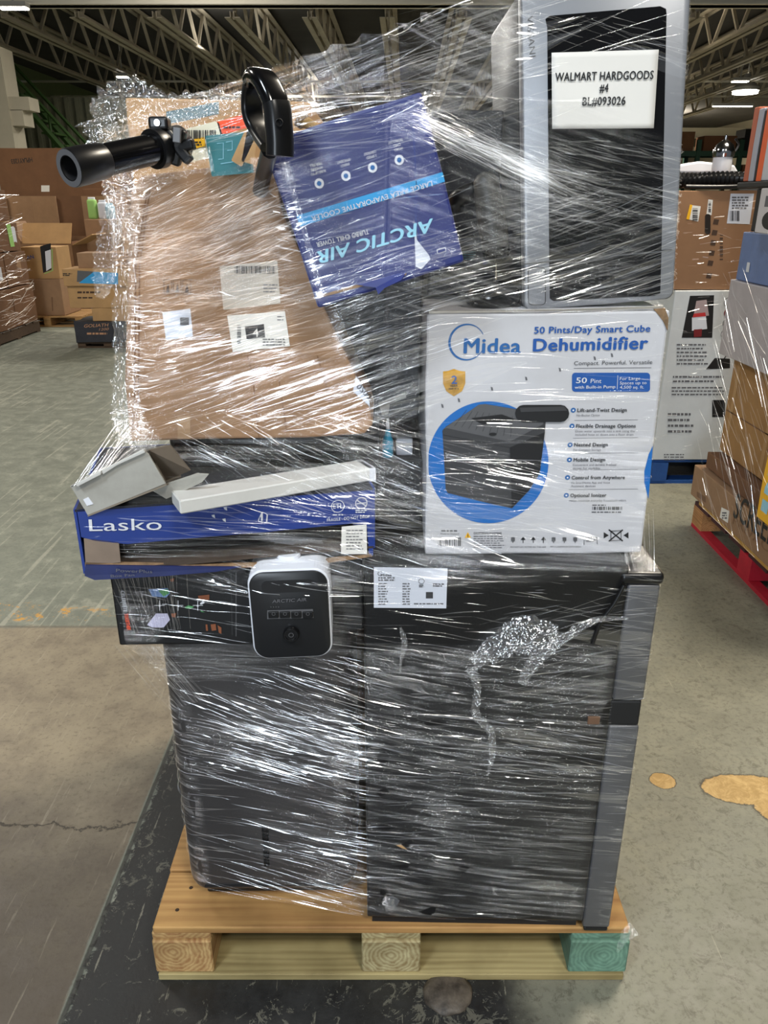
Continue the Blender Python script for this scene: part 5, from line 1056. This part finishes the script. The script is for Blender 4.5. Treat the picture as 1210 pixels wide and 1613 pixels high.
# ------------------------------------------------------------------ STRETCH FILM wound around the load
def film_mat(name, refl, rough, haze, dim=0.9, streak=False):
    """clear film: what lies behind shows through, a gloss rides on top, a trace of milky scatter"""
    m = bpy.data.materials.new(name); m.use_nodes = True; nt = m.node_tree; nt.nodes.remove(nt.nodes['Principled BSDF']); out = nt.nodes['Material Output']; E.nt = nt
    tr = node(nt, 'ShaderNodeBsdfTransparent'); tr.inputs['Color'].default_value = (dim, dim, dim, 1)
    gl = node(nt, 'ShaderNodeBsdfGlossy'); gl.inputs['Roughness'].default_value = rough; df = node(nt, 'ShaderNodeBsdfDiffuse'); df.inputs['Color'].default_value = (haze, haze, haze, 1)
    a1 = node(nt, 'ShaderNodeAddShader'); a2 = node(nt, 'ShaderNodeAddShader')
    nt.links.new(tr.outputs[0], a1.inputs[0]); nt.links.new(gl.outputs[0], a1.inputs[1]); nt.links.new(a1.outputs[0], a2.inputs[0]); nt.links.new(df.outputs[0], a2.inputs[1]); nt.links.new(a2.outputs[0], out.inputs['Surface'])
    lw = node(nt, 'ShaderNodeLayerWeight'); lw.inputs['Blend'].default_value = 0.35
    f = E(lw.outputs['Fresnel']) * refl + refl * 0.6
    if streak:
        uvn = node(nt, 'ShaderNodeUVMap'); v = uvn.outputs['UV']
        s1 = nse(v, 1.0, 5, 0.6, (5, 120, 1)); s2 = nse(v, 1.0, 4, 0.6, (14, 420, 1)); s3 = nse(v, 1.0, 3, 0.5, (7, 9, 1))
        k = step(s1 + (s3 - 0.5) * 0.5, 0.42, 0.72); f = f * (k * 1.6 + 0.25)
        bp = node(nt, 'ShaderNodeBump'); bp.inputs['Strength'].default_value = 1.0; bp.inputs['Distance'].default_value = 0.008
        h = s1 * 1.0 + s2 * 0.45 + s3 * 0.8; nt.links.new(h.s, bp.inputs['Height']); nt.links.new(bp.outputs['Normal'], gl.inputs['Normal'])
        at = node(nt, 'ShaderNodeAttribute', attribute_name='slack_glare'); sk = E(at.outputs['Fac']); f = f * sk
        dm = 1.0 - sk * (1.0 - dim); cd_ = node(nt, 'ShaderNodeCombineColor')
        for i in range(3): nt.links.new(dm.s, cd_.inputs[i])
        nt.links.new(cd_.outputs[0], tr.inputs['Color'])
        hz = k * sk * (haze * 1.5); ch = node(nt, 'ShaderNodeCombineColor')
        for i in range(3): nt.links.new(hz.s, ch.inputs[i])
        nt.links.new(ch.outputs[0], df.inputs['Color'])
    cc = node(nt, 'ShaderNodeCombineColor'); f = E.op('MINIMUM', f, 0.8)
    for i in range(3): nt.links.new(f.s, cc.inputs[i])
    nt.links.new(cc.outputs[0], gl.inputs['Color'])
    return m
F_GLINT = film_mat('film_glint', 0.75, 0.17, 0.05, 0.88)
F_THIN = film_mat('film_fine_strand', 0.34, 0.14, 0.035, 0.9)
F_BAND = film_mat('film_band', 0.20, 0.12, 0.012, 0.96)
F_SHEET = film_mat('film_sheet', 0.23, 0.13, 0.035, 0.94, streak=True)
F_CRUMP = film_mat('film_crumpled', 0.34, 0.09, 0.025, 0.92)
bpy.context.view_layer.update()
CX, CY = 0.0, 1.47
Z0, DZ, NZ, NA = 0.165, 0.0125, 136, 480
pts_at = [[] for _ in range(NZ)]
for o in HULL:
    mw = o.matrix_world; vs = [mw @ v.co for v in o.data.vertices]
    for e in o.data.edges:
        a, b = vs[e.vertices[0]], vs[e.vertices[1]]
        if a.z > b.z: a, b = b, a
        k0, k1 = max(0, math.ceil((a.z - Z0) / DZ)), min(NZ - 1, math.floor((b.z - Z0) / DZ))
        for k in range(k0, k1 + 1):
            t = (Z0 + k * DZ - a.z) / max(1e-9, b.z - a.z); p = a.lerp(b, t); pts_at[k].append((p.x, p.y))
# film spanning from the tall microwave down to the far carton edge
for k in range(NZ):
    z = Z0 + k * DZ
    if 1.46 < z < 1.845:
        x = -0.415 if z < 1.66 else -0.415 + (z - 1.66) / (1.845 - 1.66) * 0.60
        pts_at[k] += [(x, 1.235), (x, 1.5)]
def hull2(ps):
    ps = sorted(set(ps))
    if len(ps) < 3: return ps
    def half(seq):
        h = []
        for p in seq:
            while len(h) > 1 and (h[-1][0] - h[-2][0]) * (p[1] - h[-2][1]) - (h[-1][1] - h[-2][1]) * (p[0] - h[-2][0]) <= 0: h.pop()
            h.append(p)
        return h
    a, b = half(ps), half(reversed(ps)); return a[:-1] + b[:-1]
RT = []
for k in range(NZ):
    h = hull2(pts_at[k]); row = [0.0] * NA
    if len(h) >= 3:
        for j in range(NA):
            th = -math.pi + 2 * math.pi * j / NA; dx, dy = math.cos(th), math.sin(th); best = 0.0
            for i in range(len(h)):
                x1, y1 = h[i][0] - CX, h[i][1] - CY; x2, y2 = h[(i + 1) % len(h)][0] - CX, h[(i + 1) % len(h)][1] - CY
                ex, ey = x2 - x1, y2 - y1; den = dx * ey - dy * ex
                if abs(den) < 1e-12: continue
                r = (x1 * ey - y1 * ex) / den; u = (x1 * dy - y1 * dx) / den
                if r > best and -1e-6 <= u <= 1 + 1e-6: best = r
            row[j] = best
    RT.append(row)
R2 = []
for k in range(NZ):
    row = []
    for j in range(NA):
        m = 0.0
        for q in range(max(0, k - 9), min(NZ, k + 10)):
            if q < k and Z0 + k * DZ > 1.42: continue
            v = RT[q][j] - abs(q - k) * DZ * (0.75 if q > k else 1.1)
            if v > m: m = v
        row.append(m)
    R2.append(row)
def rad_at(a, z):
    u = (a + math.pi) / (2 * math.pi) * NA; j = math.floor(u); fu = u - j; w = (z - Z0) / DZ; k = max(0, min(NZ - 2, math.floor(w))); fw = min(1.0, max(0.0, w - k))
    j0, j1 = j % NA, (j + 1) % NA
    return (R2[k][j0] * (1 - fu) + R2[k][j1] * fu) * (1 - fw) + (R2[k + 1][j0] * (1 - fu) + R2[k + 1][j1] * fu) * fw
def S(a, z, off=0.0):
    r = rad_at(a, z) + off; return Vector((CX + r * math.cos(a), CY + r * math.sin(a), z))
def seen_at(px, py):
    """where the line of sight meets the film"""
    d = ray(px, py).normalized(); t = 0.9
    while t < 2.2:
        p = EYE + d * t
        if p.z < Z0: return None
        x, y = p.x - CX, p.y - CY
        if p.z < Z0 + DZ * (NZ - 1) and math.hypot(x, y) < rad_at(math.atan2(y, x), p.z): return math.atan2(y, x), p.z
        t += 0.004
    return None
film = empty('stretch_wrap', (CX, CY, 0.16), 'clear stretch wrap wound in wrinkled bands around the whole pallet load', 'plastic wrap')
FO = Vector(film.location)
class Buf:
    def __init__(s): s.V, s.F, s.UV = [], [], []
    def build(s, name, m, sm=True, stuff=True):
        o = pd(name, [v - FO for v in s.V], s.F, m, film, sm)
        if stuff: o['kind'] = 'stuff'
        return o
rnd = random.Random(11)
def path(a, z, length, slope, wob=0.0, seed=0.0, ds=0.008):
    out = []; s = 0.0; sl = math.tan(R(slope))
    while s < length and Z0 < z < Z0 + DZ * (NZ - 2):
        out.append((a, z, s)); p = S(a, z); q = S(a + 0.004, z); dl = max(0.05, (q - p).length / 0.004)
        a += ds / dl; z += sl * ds + wob * noise.noise(Vector((s * 14, seed, 0.3))) * ds; s += ds
    return out
def strand(B, a, z, length, slope, r, off, wob=0.25):
    sd = rnd.random() * 90; ps = path(a, z, length, slope, wob, sd)
    if len(ps) < 3: return
    n0 = len(B.V); N = len(ps)
    for i, (a_, z_, s) in enumerate(ps):
        env = min(1.0, 4.0 * min(i, N - 1 - i) / N + 0.12); k = r * env * (0.75 + 0.55 * noise.noise(Vector((s * 55, sd, 1.7))))
        p = S(a_, z_, off); up = Vector((0, 0, 1)); nr = Vector((math.cos(a_), math.sin(a_), 0)); ww = k * 1.15
        tw = 0.5 * noise.noise(Vector((s * 22, sd, 5.0)))
        B.V += [p - up * ww, p + nr * k * 1.1 + up * tw * k, p + up * ww]
    for i in range(N - 1):
        b = n0 + 3 * i; B.F += [(b, b + 3, b + 4, b + 1), (b + 1, b + 4, b + 5, b + 2)]
def glint(B, a, z, length, slope, w, off, tilt):
    """a flat sliver of a fold, tipped up so that it can catch the lamps"""
    sd = rnd.random() * 90; ps = path(a, z, length, slope, 0.2, sd, 0.006)
    if len(ps) < 3: return
    n0 = len(B.V); N = len(ps)
    for i, (a_, z_, s) in enumerate(ps):
        env = min(1.0, 5.0 * min(i, N - 1 - i) / N + 0.05); k = w * env * (0.7 + 0.7 * noise.noise(Vector((s * 60, sd, 1.7))))
        p = S(a_, z_, off); nr = Vector((math.cos(a_ + 0.25 * noise.noise(Vector((s * 30, sd, 8.0)))), math.sin(a_), 0)); t = R(tilt) + 0.35 * noise.noise(Vector((s * 45, sd, 5.0)))
        up = Vector((0, 0, math.cos(t))) - nr * math.sin(t)
        B.V += [p - up * k, p + up * k]
    for i in range(N - 1): b = n0 + 2 * i; B.F.append((b, b + 2, b + 3, b + 1))
def band(B, a, z, length, slope, width, off, nx=7, amp=0.0016):
    sd = rnd.random() * 90; ps = path(a, z, length, slope, 0.15, sd, 0.012)
    if len(ps) < 3: return
    n0 = len(B.V); N = len(ps); prof = [rnd.uniform(-1, 1) * amp for _ in range(nx)]
    for i, (a_, z_, s) in enumerate(ps):
        env = min(1.0, 3.0 * min(i, N - 1 - i) / N + 0.1); nr = Vector((math.cos(a_), math.sin(a_), 0))
        for j in range(nx):
            dz = (j / (nx - 1) - 0.5) * width * env
            h = off + prof[j] + amp * 1.3 * noise.noise(Vector((s * 30, j * 1.7 + sd, 2.0)))
            B.V.append(S(a_, z_ + dz) + nr * h)
    for i in range(N - 1):
        for j in range(nx - 1): b = n0 + nx * i + j; B.F.append((b, b + nx, b + nx + 1, b + 1))
# clear sheet wherever the film bridges open space, and where glare is put in
dg = bpy.context.evaluated_depsgraph_get(); dg.update()
B = Buf(); keep = {}; SLK = []
JS = range(0, NA, 2)
def proj(p):
    d = p - EYE; z = d.dot(FWD); return 605 + FPX * d.x / z, 806.5 - FPX * d.dot(UPV) / z
def sm(x, a, b): t = min(1.0, max(0.0, (x - a) / (b - a))); return t * t * (3 - 2 * t)
slack_glare = {}
for k in range(NZ - 1):
    for j in JS:
        a = -math.pi + 2 * math.pi * j / NA; z = Z0 + k * DZ
        if R2[k][j] < 0.05: slack_glare[(k, j)] = -1.0; continue
        p = S(a, z, -0.0005); d = Vector((-math.cos(a), -math.sin(a), 0)); far = 0.09; o_ = p; gap = far
        for _ in range(14):
            ok, loc, nn, idx, ob, mx = SC.ray_cast(dg, o_, d, distance=far - (o_ - p).length)
            if not ok: break
            if ob.parent is not None and ob.parent.name == film.name: o_ = loc + d * 1e-4; continue
            gap = (loc - p).length; break
        v = sm(gap, 0.018, 0.07)
        if a < 0:                                      # gloss raised by region to put glare on carton front, waist and microwave
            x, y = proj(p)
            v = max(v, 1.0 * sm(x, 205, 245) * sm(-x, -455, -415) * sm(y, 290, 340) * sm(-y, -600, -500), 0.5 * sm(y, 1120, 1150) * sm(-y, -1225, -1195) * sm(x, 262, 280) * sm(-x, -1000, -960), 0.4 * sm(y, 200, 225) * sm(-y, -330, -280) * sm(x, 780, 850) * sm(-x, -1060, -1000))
        slack_glare[(k, j)] = v
def vid(k, j):
    jj = j % NA
    if (k, j) not in keep:
        a = -math.pi + 2 * math.pi * jj / NA; z = Z0 + k * DZ; sl = 0.27 if z > 1.22 else -0.14
        if 0 < -a < math.pi / 2 + 0.0 and z > 1.40: sl = -0.25
        keep[(k, j)] = len(B.V); B.V.append(S(a, z, 0.001 + 0.002 * noise.noise(Vector((a * 6, z * 40, 0))))); B.UV.append((a * 0.5, z - sl * a * 0.42)); SLK.append(max(0.0, slack_glare.get((k, jj), 0.0)))
    return keep[(k, j)]
for k in range(NZ - 2):
    for j in JS:
        q = [slack_glare.get(c, -1) for c in ((k, j), (k + 1, j), (k, (j + 2) % NA), (k + 1, (j + 2) % NA))]
        if min(q) >= 0 and max(q) > 0.03: B.F.append((vid(k, j), vid(k, j + 2), vid(k + 1, j + 2), vid(k + 1, j)))
o = B.build('bridging_sheet', F_SHEET, True, False)
ul = o.data.uv_layers.new(name='UVMap'); uvf = []
for lp in o.data.loops: uvf += B.UV[lp.vertex_index]
ul.data.foreach_set('uv', uvf)
o.data.attributes.new('slack_glare', 'FLOAT', 'POINT').data.foreach_set('value', SLK)

# (x0, x1, y0, y1, slope, spread, fine, bold, bands, length range in m)
ZONES = (
    (205, 440, 300, 420, 17, 6, 110, 330, 10, (0.02, 0.10)), (205, 470, 400, 560, 14, 6, 120, 380, 12, (0.02, 0.11)), (200, 560, 540, 690, 18, 5, 100, 120, 8, (0.04, 0.20)),
    (200, 330, 360, 480, 1, 4, 40, 70, 3, (0.02, 0.10)), (200, 290, 470, 620, 8, 25, 40, 160, 2, (0.01, 0.04)), (330, 450, 290, 420, 24, 6, 20, 130, 2, (0.02, 0.07)),
    (440, 820, 30, 210, 17, 4, 90, 60, 5, (0.06, 0.30)), (330, 650, 130, 240, 9, 6, 50, 40, 3, (0.05, 0.2)),
    (655, 840, 178, 300, -21, 5, 70, 190, 3, (0.04, 0.18)), (800, 1055, 215, 345, -9, 6, 100, 150, 5, (0.03, 0.16)),
    (820, 1060, 320, 480, 13, 5, 80, 80, 5, (0.05, 0.22)), (820, 1060, 10, 80, -14, 4, 12, 8, 1, (0.06, 0.2)),
    (510, 680, 400, 660, 14, 5, 90, 34, 7, (0.05, 0.20)), (680, 830, 290, 480, 12, 6, 30, 14, 1, (0.05, 0.2)), (450, 700, 190, 460, 12, 7, 30, 10, 1, (0.02, 0.10)),
    (675, 1045, 495, 860, -2, 3, 55, 6, 3, (0.06, 0.30)), (675, 900, 700, 830, -14, 6, 50, 30, 3, (0.04, 0.18)),
    (300, 600, 640, 780, -22, 5, 90, 50, 4, (0.05, 0.24)), (125, 590, 770, 900, -9, 5, 80, 26, 4, (0.04, 0.24)), (560, 680, 740, 880, -18, 5, 40, 24, 2, (0.03, 0.14)),
    (180, 590, 900, 1030, -11, 5, 34, 16, 2, (0.05, 0.24)), (265, 585, 1030, 1150, -17, 5, 70, 34, 4, (0.05, 0.24)), (265, 1000, 1120, 1215, -8, 4, 150, 150, 9, (0.03, 0.24)), (265, 585, 1150, 1215, -6, 6, 30, 130, 2, (0.01, 0.08)),
    (270, 990, 1200, 1340, -3, 3, 110, 50, 6, (0.05, 0.30)), (285, 580, 1300, 1420, -11, 4, 40, 16, 3, (0.06, 0.26)), (585, 985, 1310, 1450, -3, 3, 34, 20, 2, (0.03, 0.12)),
    (585, 1030, 890, 1110, -7, 6, 75, 36, 4, (0.03, 0.18)), (760, 1010, 960, 1120, 12, 7, 50, 22, 2, (0.03, 0.16)),
)
BF, BB, BW = Buf(), Buf(), Buf()
for (x0, x1, y0, y1, sl, sp, nf, nb, nw, (l0, l1)) in ZONES:
    for kind, n in ((0, nf), (1, nb), (2, nw)):
        done = 0
        while done < n:
            done += 1
            qx = rnd.uniform(x0 - 25, x1 - 15); qy = rnd.uniform(y0, y1)
            if x0 == 655: qy = 190 + (qx - 655) * 0.42 + rnd.gauss(0, 13)     # the rope of gathered film runs slantwise
            hit = seen_at(qx, qy)
            if not hit: continue
            a, z = hit; s = rnd.gauss(sl, sp * 0.5); ln = l0 + (l1 - l0) * rnd.random() ** 1.7
            if kind == 0: strand(BF, a, z, ln, s, rnd.uniform(0.0004, 0.0011), rnd.uniform(0.001, 0.004))
            elif kind == 1: glint(BB, a, z, ln * 0.75, s, rnd.uniform(0.0004, 0.0012), rnd.uniform(0.002, 0.006), rnd.gauss(33, 12))
            else: band(BW, a, z, ln * 1.5 + 0.06, s, rnd.uniform(0.006, 0.030), rnd.uniform(0.001, 0.004))
# the rest of the way round, sides and back
for k in range(800):
    a = rnd.choice((rnd.uniform(-0.5, 2.9), rnd.uniform(2.4, 3.55))); z = rnd.uniform(0.25, 1.75)
    if k % 2: strand(BF, a, z, rnd.uniform(0.05, 0.3), rnd.gauss(0, 8), rnd.uniform(0.0005, 0.0013), rnd.uniform(0.001, 0.005))
    else: glint(BB, a, z, rnd.uniform(0.03, 0.2), rnd.gauss(0, 8), rnd.uniform(0.0005, 0.0013), rnd.uniform(0.002, 0.006), rnd.gauss(33, 14))
# film pulled tight over the vertical edges of the load
for (px, y0, y1, n) in ((215, 290, 690, 130), (268, 1090, 1330, 60), (445, 255, 460, 40), (818, 20, 470, 40)):
    for _ in range(n):
        hit = seen_at(px + rnd.uniform(-6, 14), rnd.uniform(y0, y1))
        if hit: glint(BB, hit[0] - 0.03, hit[1], rnd.uniform(0.012, 0.04), rnd.gauss(-4, 10), rnd.uniform(0.0008, 0.0018), 0.003, rnd.gauss(25, 18))
BF.build('fine_wrinkle', F_THIN); BB.build('bright_wrinkle', F_GLINT); BW.build('film_band', F_BAND)
# crumpled folds, tails and torn edges
def crumple(name, spine, widths, amp, n=26, m=10, seed=0.0, mt=None):
    """a gathered strip of film following a path of 3-D points: folds run along it, broken by cross creases"""
    m = m * 2; pts = smooth_path(spine, max(4, 2 * n // max(1, len(spine) - 1))); N = len(pts); V, Fc = [], []
    for i, p in enumerate(pts):
        t = (pts[min(i + 1, N - 1)] - pts[max(0, i - 1)]).normalized(); vw = (p - EYE).normalized(); sd = t.cross(vw).normalized(); u = i / (N - 1) * (len(widths) - 1); q = min(int(u), len(widths) - 2) if len(widths) > 1 else 0
        w = widths[q] + (widths[min(q + 1, len(widths) - 1)] - widths[q]) * (u - q)
        for j in range(m):
            e = j / (m - 1) - 0.5; s = e * w; c = p + sd * s
            sk = i * 0.10 + 0.8 * noise.noise(Vector((i * 0.06, seed, 0)))
            f1 = 1 - 2 * abs(noise.noise(Vector((j * 0.55 + sk, i * 0.10, seed)))) * 1.8; f2 = 1 - 2 * abs(noise.noise(Vector((j * 0.5 - i * 0.35, i * 0.3 + j * 0.2, seed + 9)))) * 1.8
            edge = noise.noise(Vector((i * 0.25, seed + 3 * (e > 0), 4.0))) * w * 0.22 * abs(2 * e) ** 3
            V.append(c - vw * amp * (0.75 * f1 + 0.6 * f2) + sd * edge * (1 if e > 0 else -1) - FO)
    for i in range(N - 1):
        for j in range(m - 1): b = i * m + j; Fc.append((b, b + m, b + m + 1, b + 1))
    return pd(name, V, Fc, mt or F_CRUMP, film, True)
Y1 = 1.155
crumple('edge_gather', [P(152, 186, 1.20), P(172, 235, 1.19), P(190, 300, 1.18), P(200, 380, 1.175)], [0.05, 0.045, 0.05, 0.035], 0.007, 40, 12, 1.0)
crumple('edge_gather', [P(196, 330, 1.18), P(196, 440, 1.175), P(196, 560, 1.17), P(200, 640, 1.165), P(208, 690, 1.16)], [0.04, 0.035, 0.03, 0.045, 0.05], 0.005, 50, 12, 2.0)
crumple('loose_tail', [P(188, 300, 1.165), P(178, 350, 1.15), P(166, 400, 1.145), P(163, 440, 1.15), P(158, 470, 1.15)], [0.02, 0.03, 0.028, 0.03, 0.012], 0.007, 40, 10, 3.0)
crumple('top_crown', [P(145, 182, 1.22), P(180, 162, 1.22), P(215, 160, 1.22), P(260, 178, 1.215), P(330, 172, 1.21), P(400, 165, 1.20)], [0.015, 0.05, 0.06, 0.05, 0.045, 0.03], 0.007, 60, 14, 4.0)
crumple('tube_gather', [P(195, 300, 1.15), P(235, 280, 1.145), P(290, 258, 1.14), P(335, 252, 1.15)], [0.05, 0.035, 0.03, 0.03], 0.006, 36, 10, 5.0)
crumple('corner_gather', [P(196, 640, 1.14), P(206, 668, 1.13), P(224, 690, 1.12), P(248, 702, 1.115)], [0.04, 0.05, 0.04, 0.03], 0.006, 30, 12, 6.0)
crumple('handle_gather', [P(395, 262, 1.16), P(425, 262, 1.155), P(452, 256, 1.12)], [0.02, 0.03, 0.02], 0.005, 24, 8, 7.0)
crumple('box_edge_gather', [P(449, 256, 1.115), P(470, 330, 1.115), P(492, 410, 1.118), P(506, 460, 1.12)], [0.012, 0.008, 0.008, 0.01], 0.003, 40, 6, 8.0)
crumple('torn_rim', [P(990, 974, 1.155), P(935, 978, 1.15), P(880, 1012, 1.148), P(840, 1045, 1.148), P(822, 1078, 1.15)], [0.004, 0.012, 0.018, 0.025, 0.015], 0.005, 50, 10, 9.0)
crumple('torn_rim', [P(742, 1052, 1.155), P(752, 1085, 1.15), P(750, 1125, 1.15), P(772, 1150, 1.15), P(776, 1185, 1.155), P(768, 1222, 1.16)], [0.02, 0.012, 0.016, 0.014, 0.012, 0.003], 0.005, 60, 8, 10.0)
crumple('torn_flap', [P(745, 1045, 1.158), P(790, 1015, 1.155), P(830, 1000, 1.152), P(880, 1000, 1.155)], [0.02, 0.05, 0.07, 0.03], 0.005, 36, 12, 11.0)
crumple('torn_scrap', [P(631, 988, 1.165), P(637, 1012, 1.162), P(632, 1040, 1.165), P(630, 1062, 1.166)], [0.004, 0.012, 0.005, 0.002], 0.003, 30, 6, 12.0)
crumple('loose_end', [P(1000, 1462, 1.165), P(985, 1475, 1.16), P(972, 1500, 1.16)], [0.03, 0.02, 0.004], 0.006, 24, 8, 13.0)
crumple('torn_scrap', [P(604, 1416, 1.165), P(614, 1424, 1.163), P(620, 1436, 1.165)], [0.016, 0.02, 0.01], 0.003, 14, 6, 14.0)
crumple('pinch_point', [P(640, 190, 1.16), P(658, 178, 1.155), P(672, 184, 1.158), P(690, 196, 1.165)], [0.01, 0.022, 0.02, 0.01], 0.005, 26, 8, 15.0)
# flares where the film leaves one box for the next
def fan(name, A, Bp, C, D, n, mt=F_THIN):
    """strands running from line A-B to line C-D, laid side by side"""
    BB_ = Buf()
    for k in range(n):
        t, u = rnd.random(), rnd.random() * 0.3 - 0.15
        p, q = A.lerp(Bp, t), C.lerp(D, min(1, max(0, t + u))); r = rnd.uniform(0.0004, 0.0011); d = (q - p); sd = d.cross(Vector((0, 1, 0))).normalized(); n0 = len(BB_.V); N = 14
        for i in range(N + 1):
            c = p.lerp(q, i / N) + Vector((0, -0.01 * math.sin(math.pi * i / N) * 0.2, 0)); kk = r * (0.7 + 0.6 * noise.noise(c * 90)); BB_.V += [c - sd * kk, c + Vector((0, -kk, 0)), c + sd * kk]
        for i in range(N): b = n0 + 3 * i; BB_.F += [(b, b + 3, b + 4, b + 1), (b + 1, b + 4, b + 5, b + 2)]
    # the clear web between the strands
    return BB_.build(name, mt)
fan('flare', P(186, 660, 1.15), P(240, 694, 1.12), P(116, 766, 1.08), P(200, 726, 1.08), 40)
fan('flare', P(180, 1016, 1.15), P(260, 1018, 1.14), P(262, 1120, 1.225), P(330, 1100, 1.225), 60)
fan('flare', P(1030, 800, 1.25), P(960, 876, 1.24), P(1031, 905, 1.17), P(975, 905, 1.165), 40)
fan('flare', P(140, 908, 1.10), P(300, 900, 1.12), P(182, 1000, 1.145), P(300, 990, 1.145), 30)
# ------------------------------------------------------------------ film on the loads in the background
F_FAR = film_mat('film_far', 0.5, 0.2, 0.10, 0.9)
def wrap_plane(label, O, U, V, N, w, h, n, slope, r, ln):
    """streaks of film stretched over a flat side of a load"""
    root = empty('stretch_wrap', O, label, 'plastic wrap'); VV, FF = [], []
    U, V, N = Vector(U), Vector(V), Vector(N)
    for k in range(n):
        sl = math.tan(R(rnd.gauss(slope, 9))); L = rnd.uniform(*ln) * w; u, v = rnd.uniform(0, w - L * 0.8), rnd.uniform(0, h); kk = rnd.uniform(*r); tl = R(rnd.gauss(32, 14)); n0 = len(VV); M_ = 10; sd = rnd.random() * 50
        dn = V * math.cos(tl) - N * math.sin(tl)
        for i in range(M_ + 1):
            s = i / M_ * L
            if u + s > w: break
            vv = min(h, max(0, v + sl * s)); c = U * (u + s) + V * vv + N * rnd.uniform(0.002, 0.003); q = kk * (0.3 + abs(noise.noise(Vector((s * 9, sd, 0)))) * 1.6); VV += [c - dn * q, c + dn * q]
        for i in range((len(VV) - n0) // 2 - 1): b = n0 + 2 * i; FF.append((b, b + 2, b + 3, b + 1))
    o = pd('film_streak', VV, FF, F_FAR, root, True); o['kind'] = 'stuff'
wrap_plane('clear wrap streaking down the side of the red pallet stock', (1.535, 3.66, 0.2), (0, -1, 0), (0, 0, 1), (-1, 0, 0), 0.8, 1.2, 110, -38, (0.0006, 0.0022), (0.1, 0.45))
wrap_plane('clear wrap over the brown carton and white appliance box', (1.56, YW - 0.012, 0.2), (1, 0, 0), (0, 0, 1), (0, -1, 0), 0.6, 1.38, 120, 4, (0.0006, 0.003), (0.02, 0.14))
wrap_plane('clear wrap around the dark pallet of brown cartons', (-4.47, 9.0, 0.15), (0, 1, 0), (0, 0, 1), (1, 0, 0), 1.2, 1.5, 110, 4, (0.002, 0.006), (0.1, 0.6))
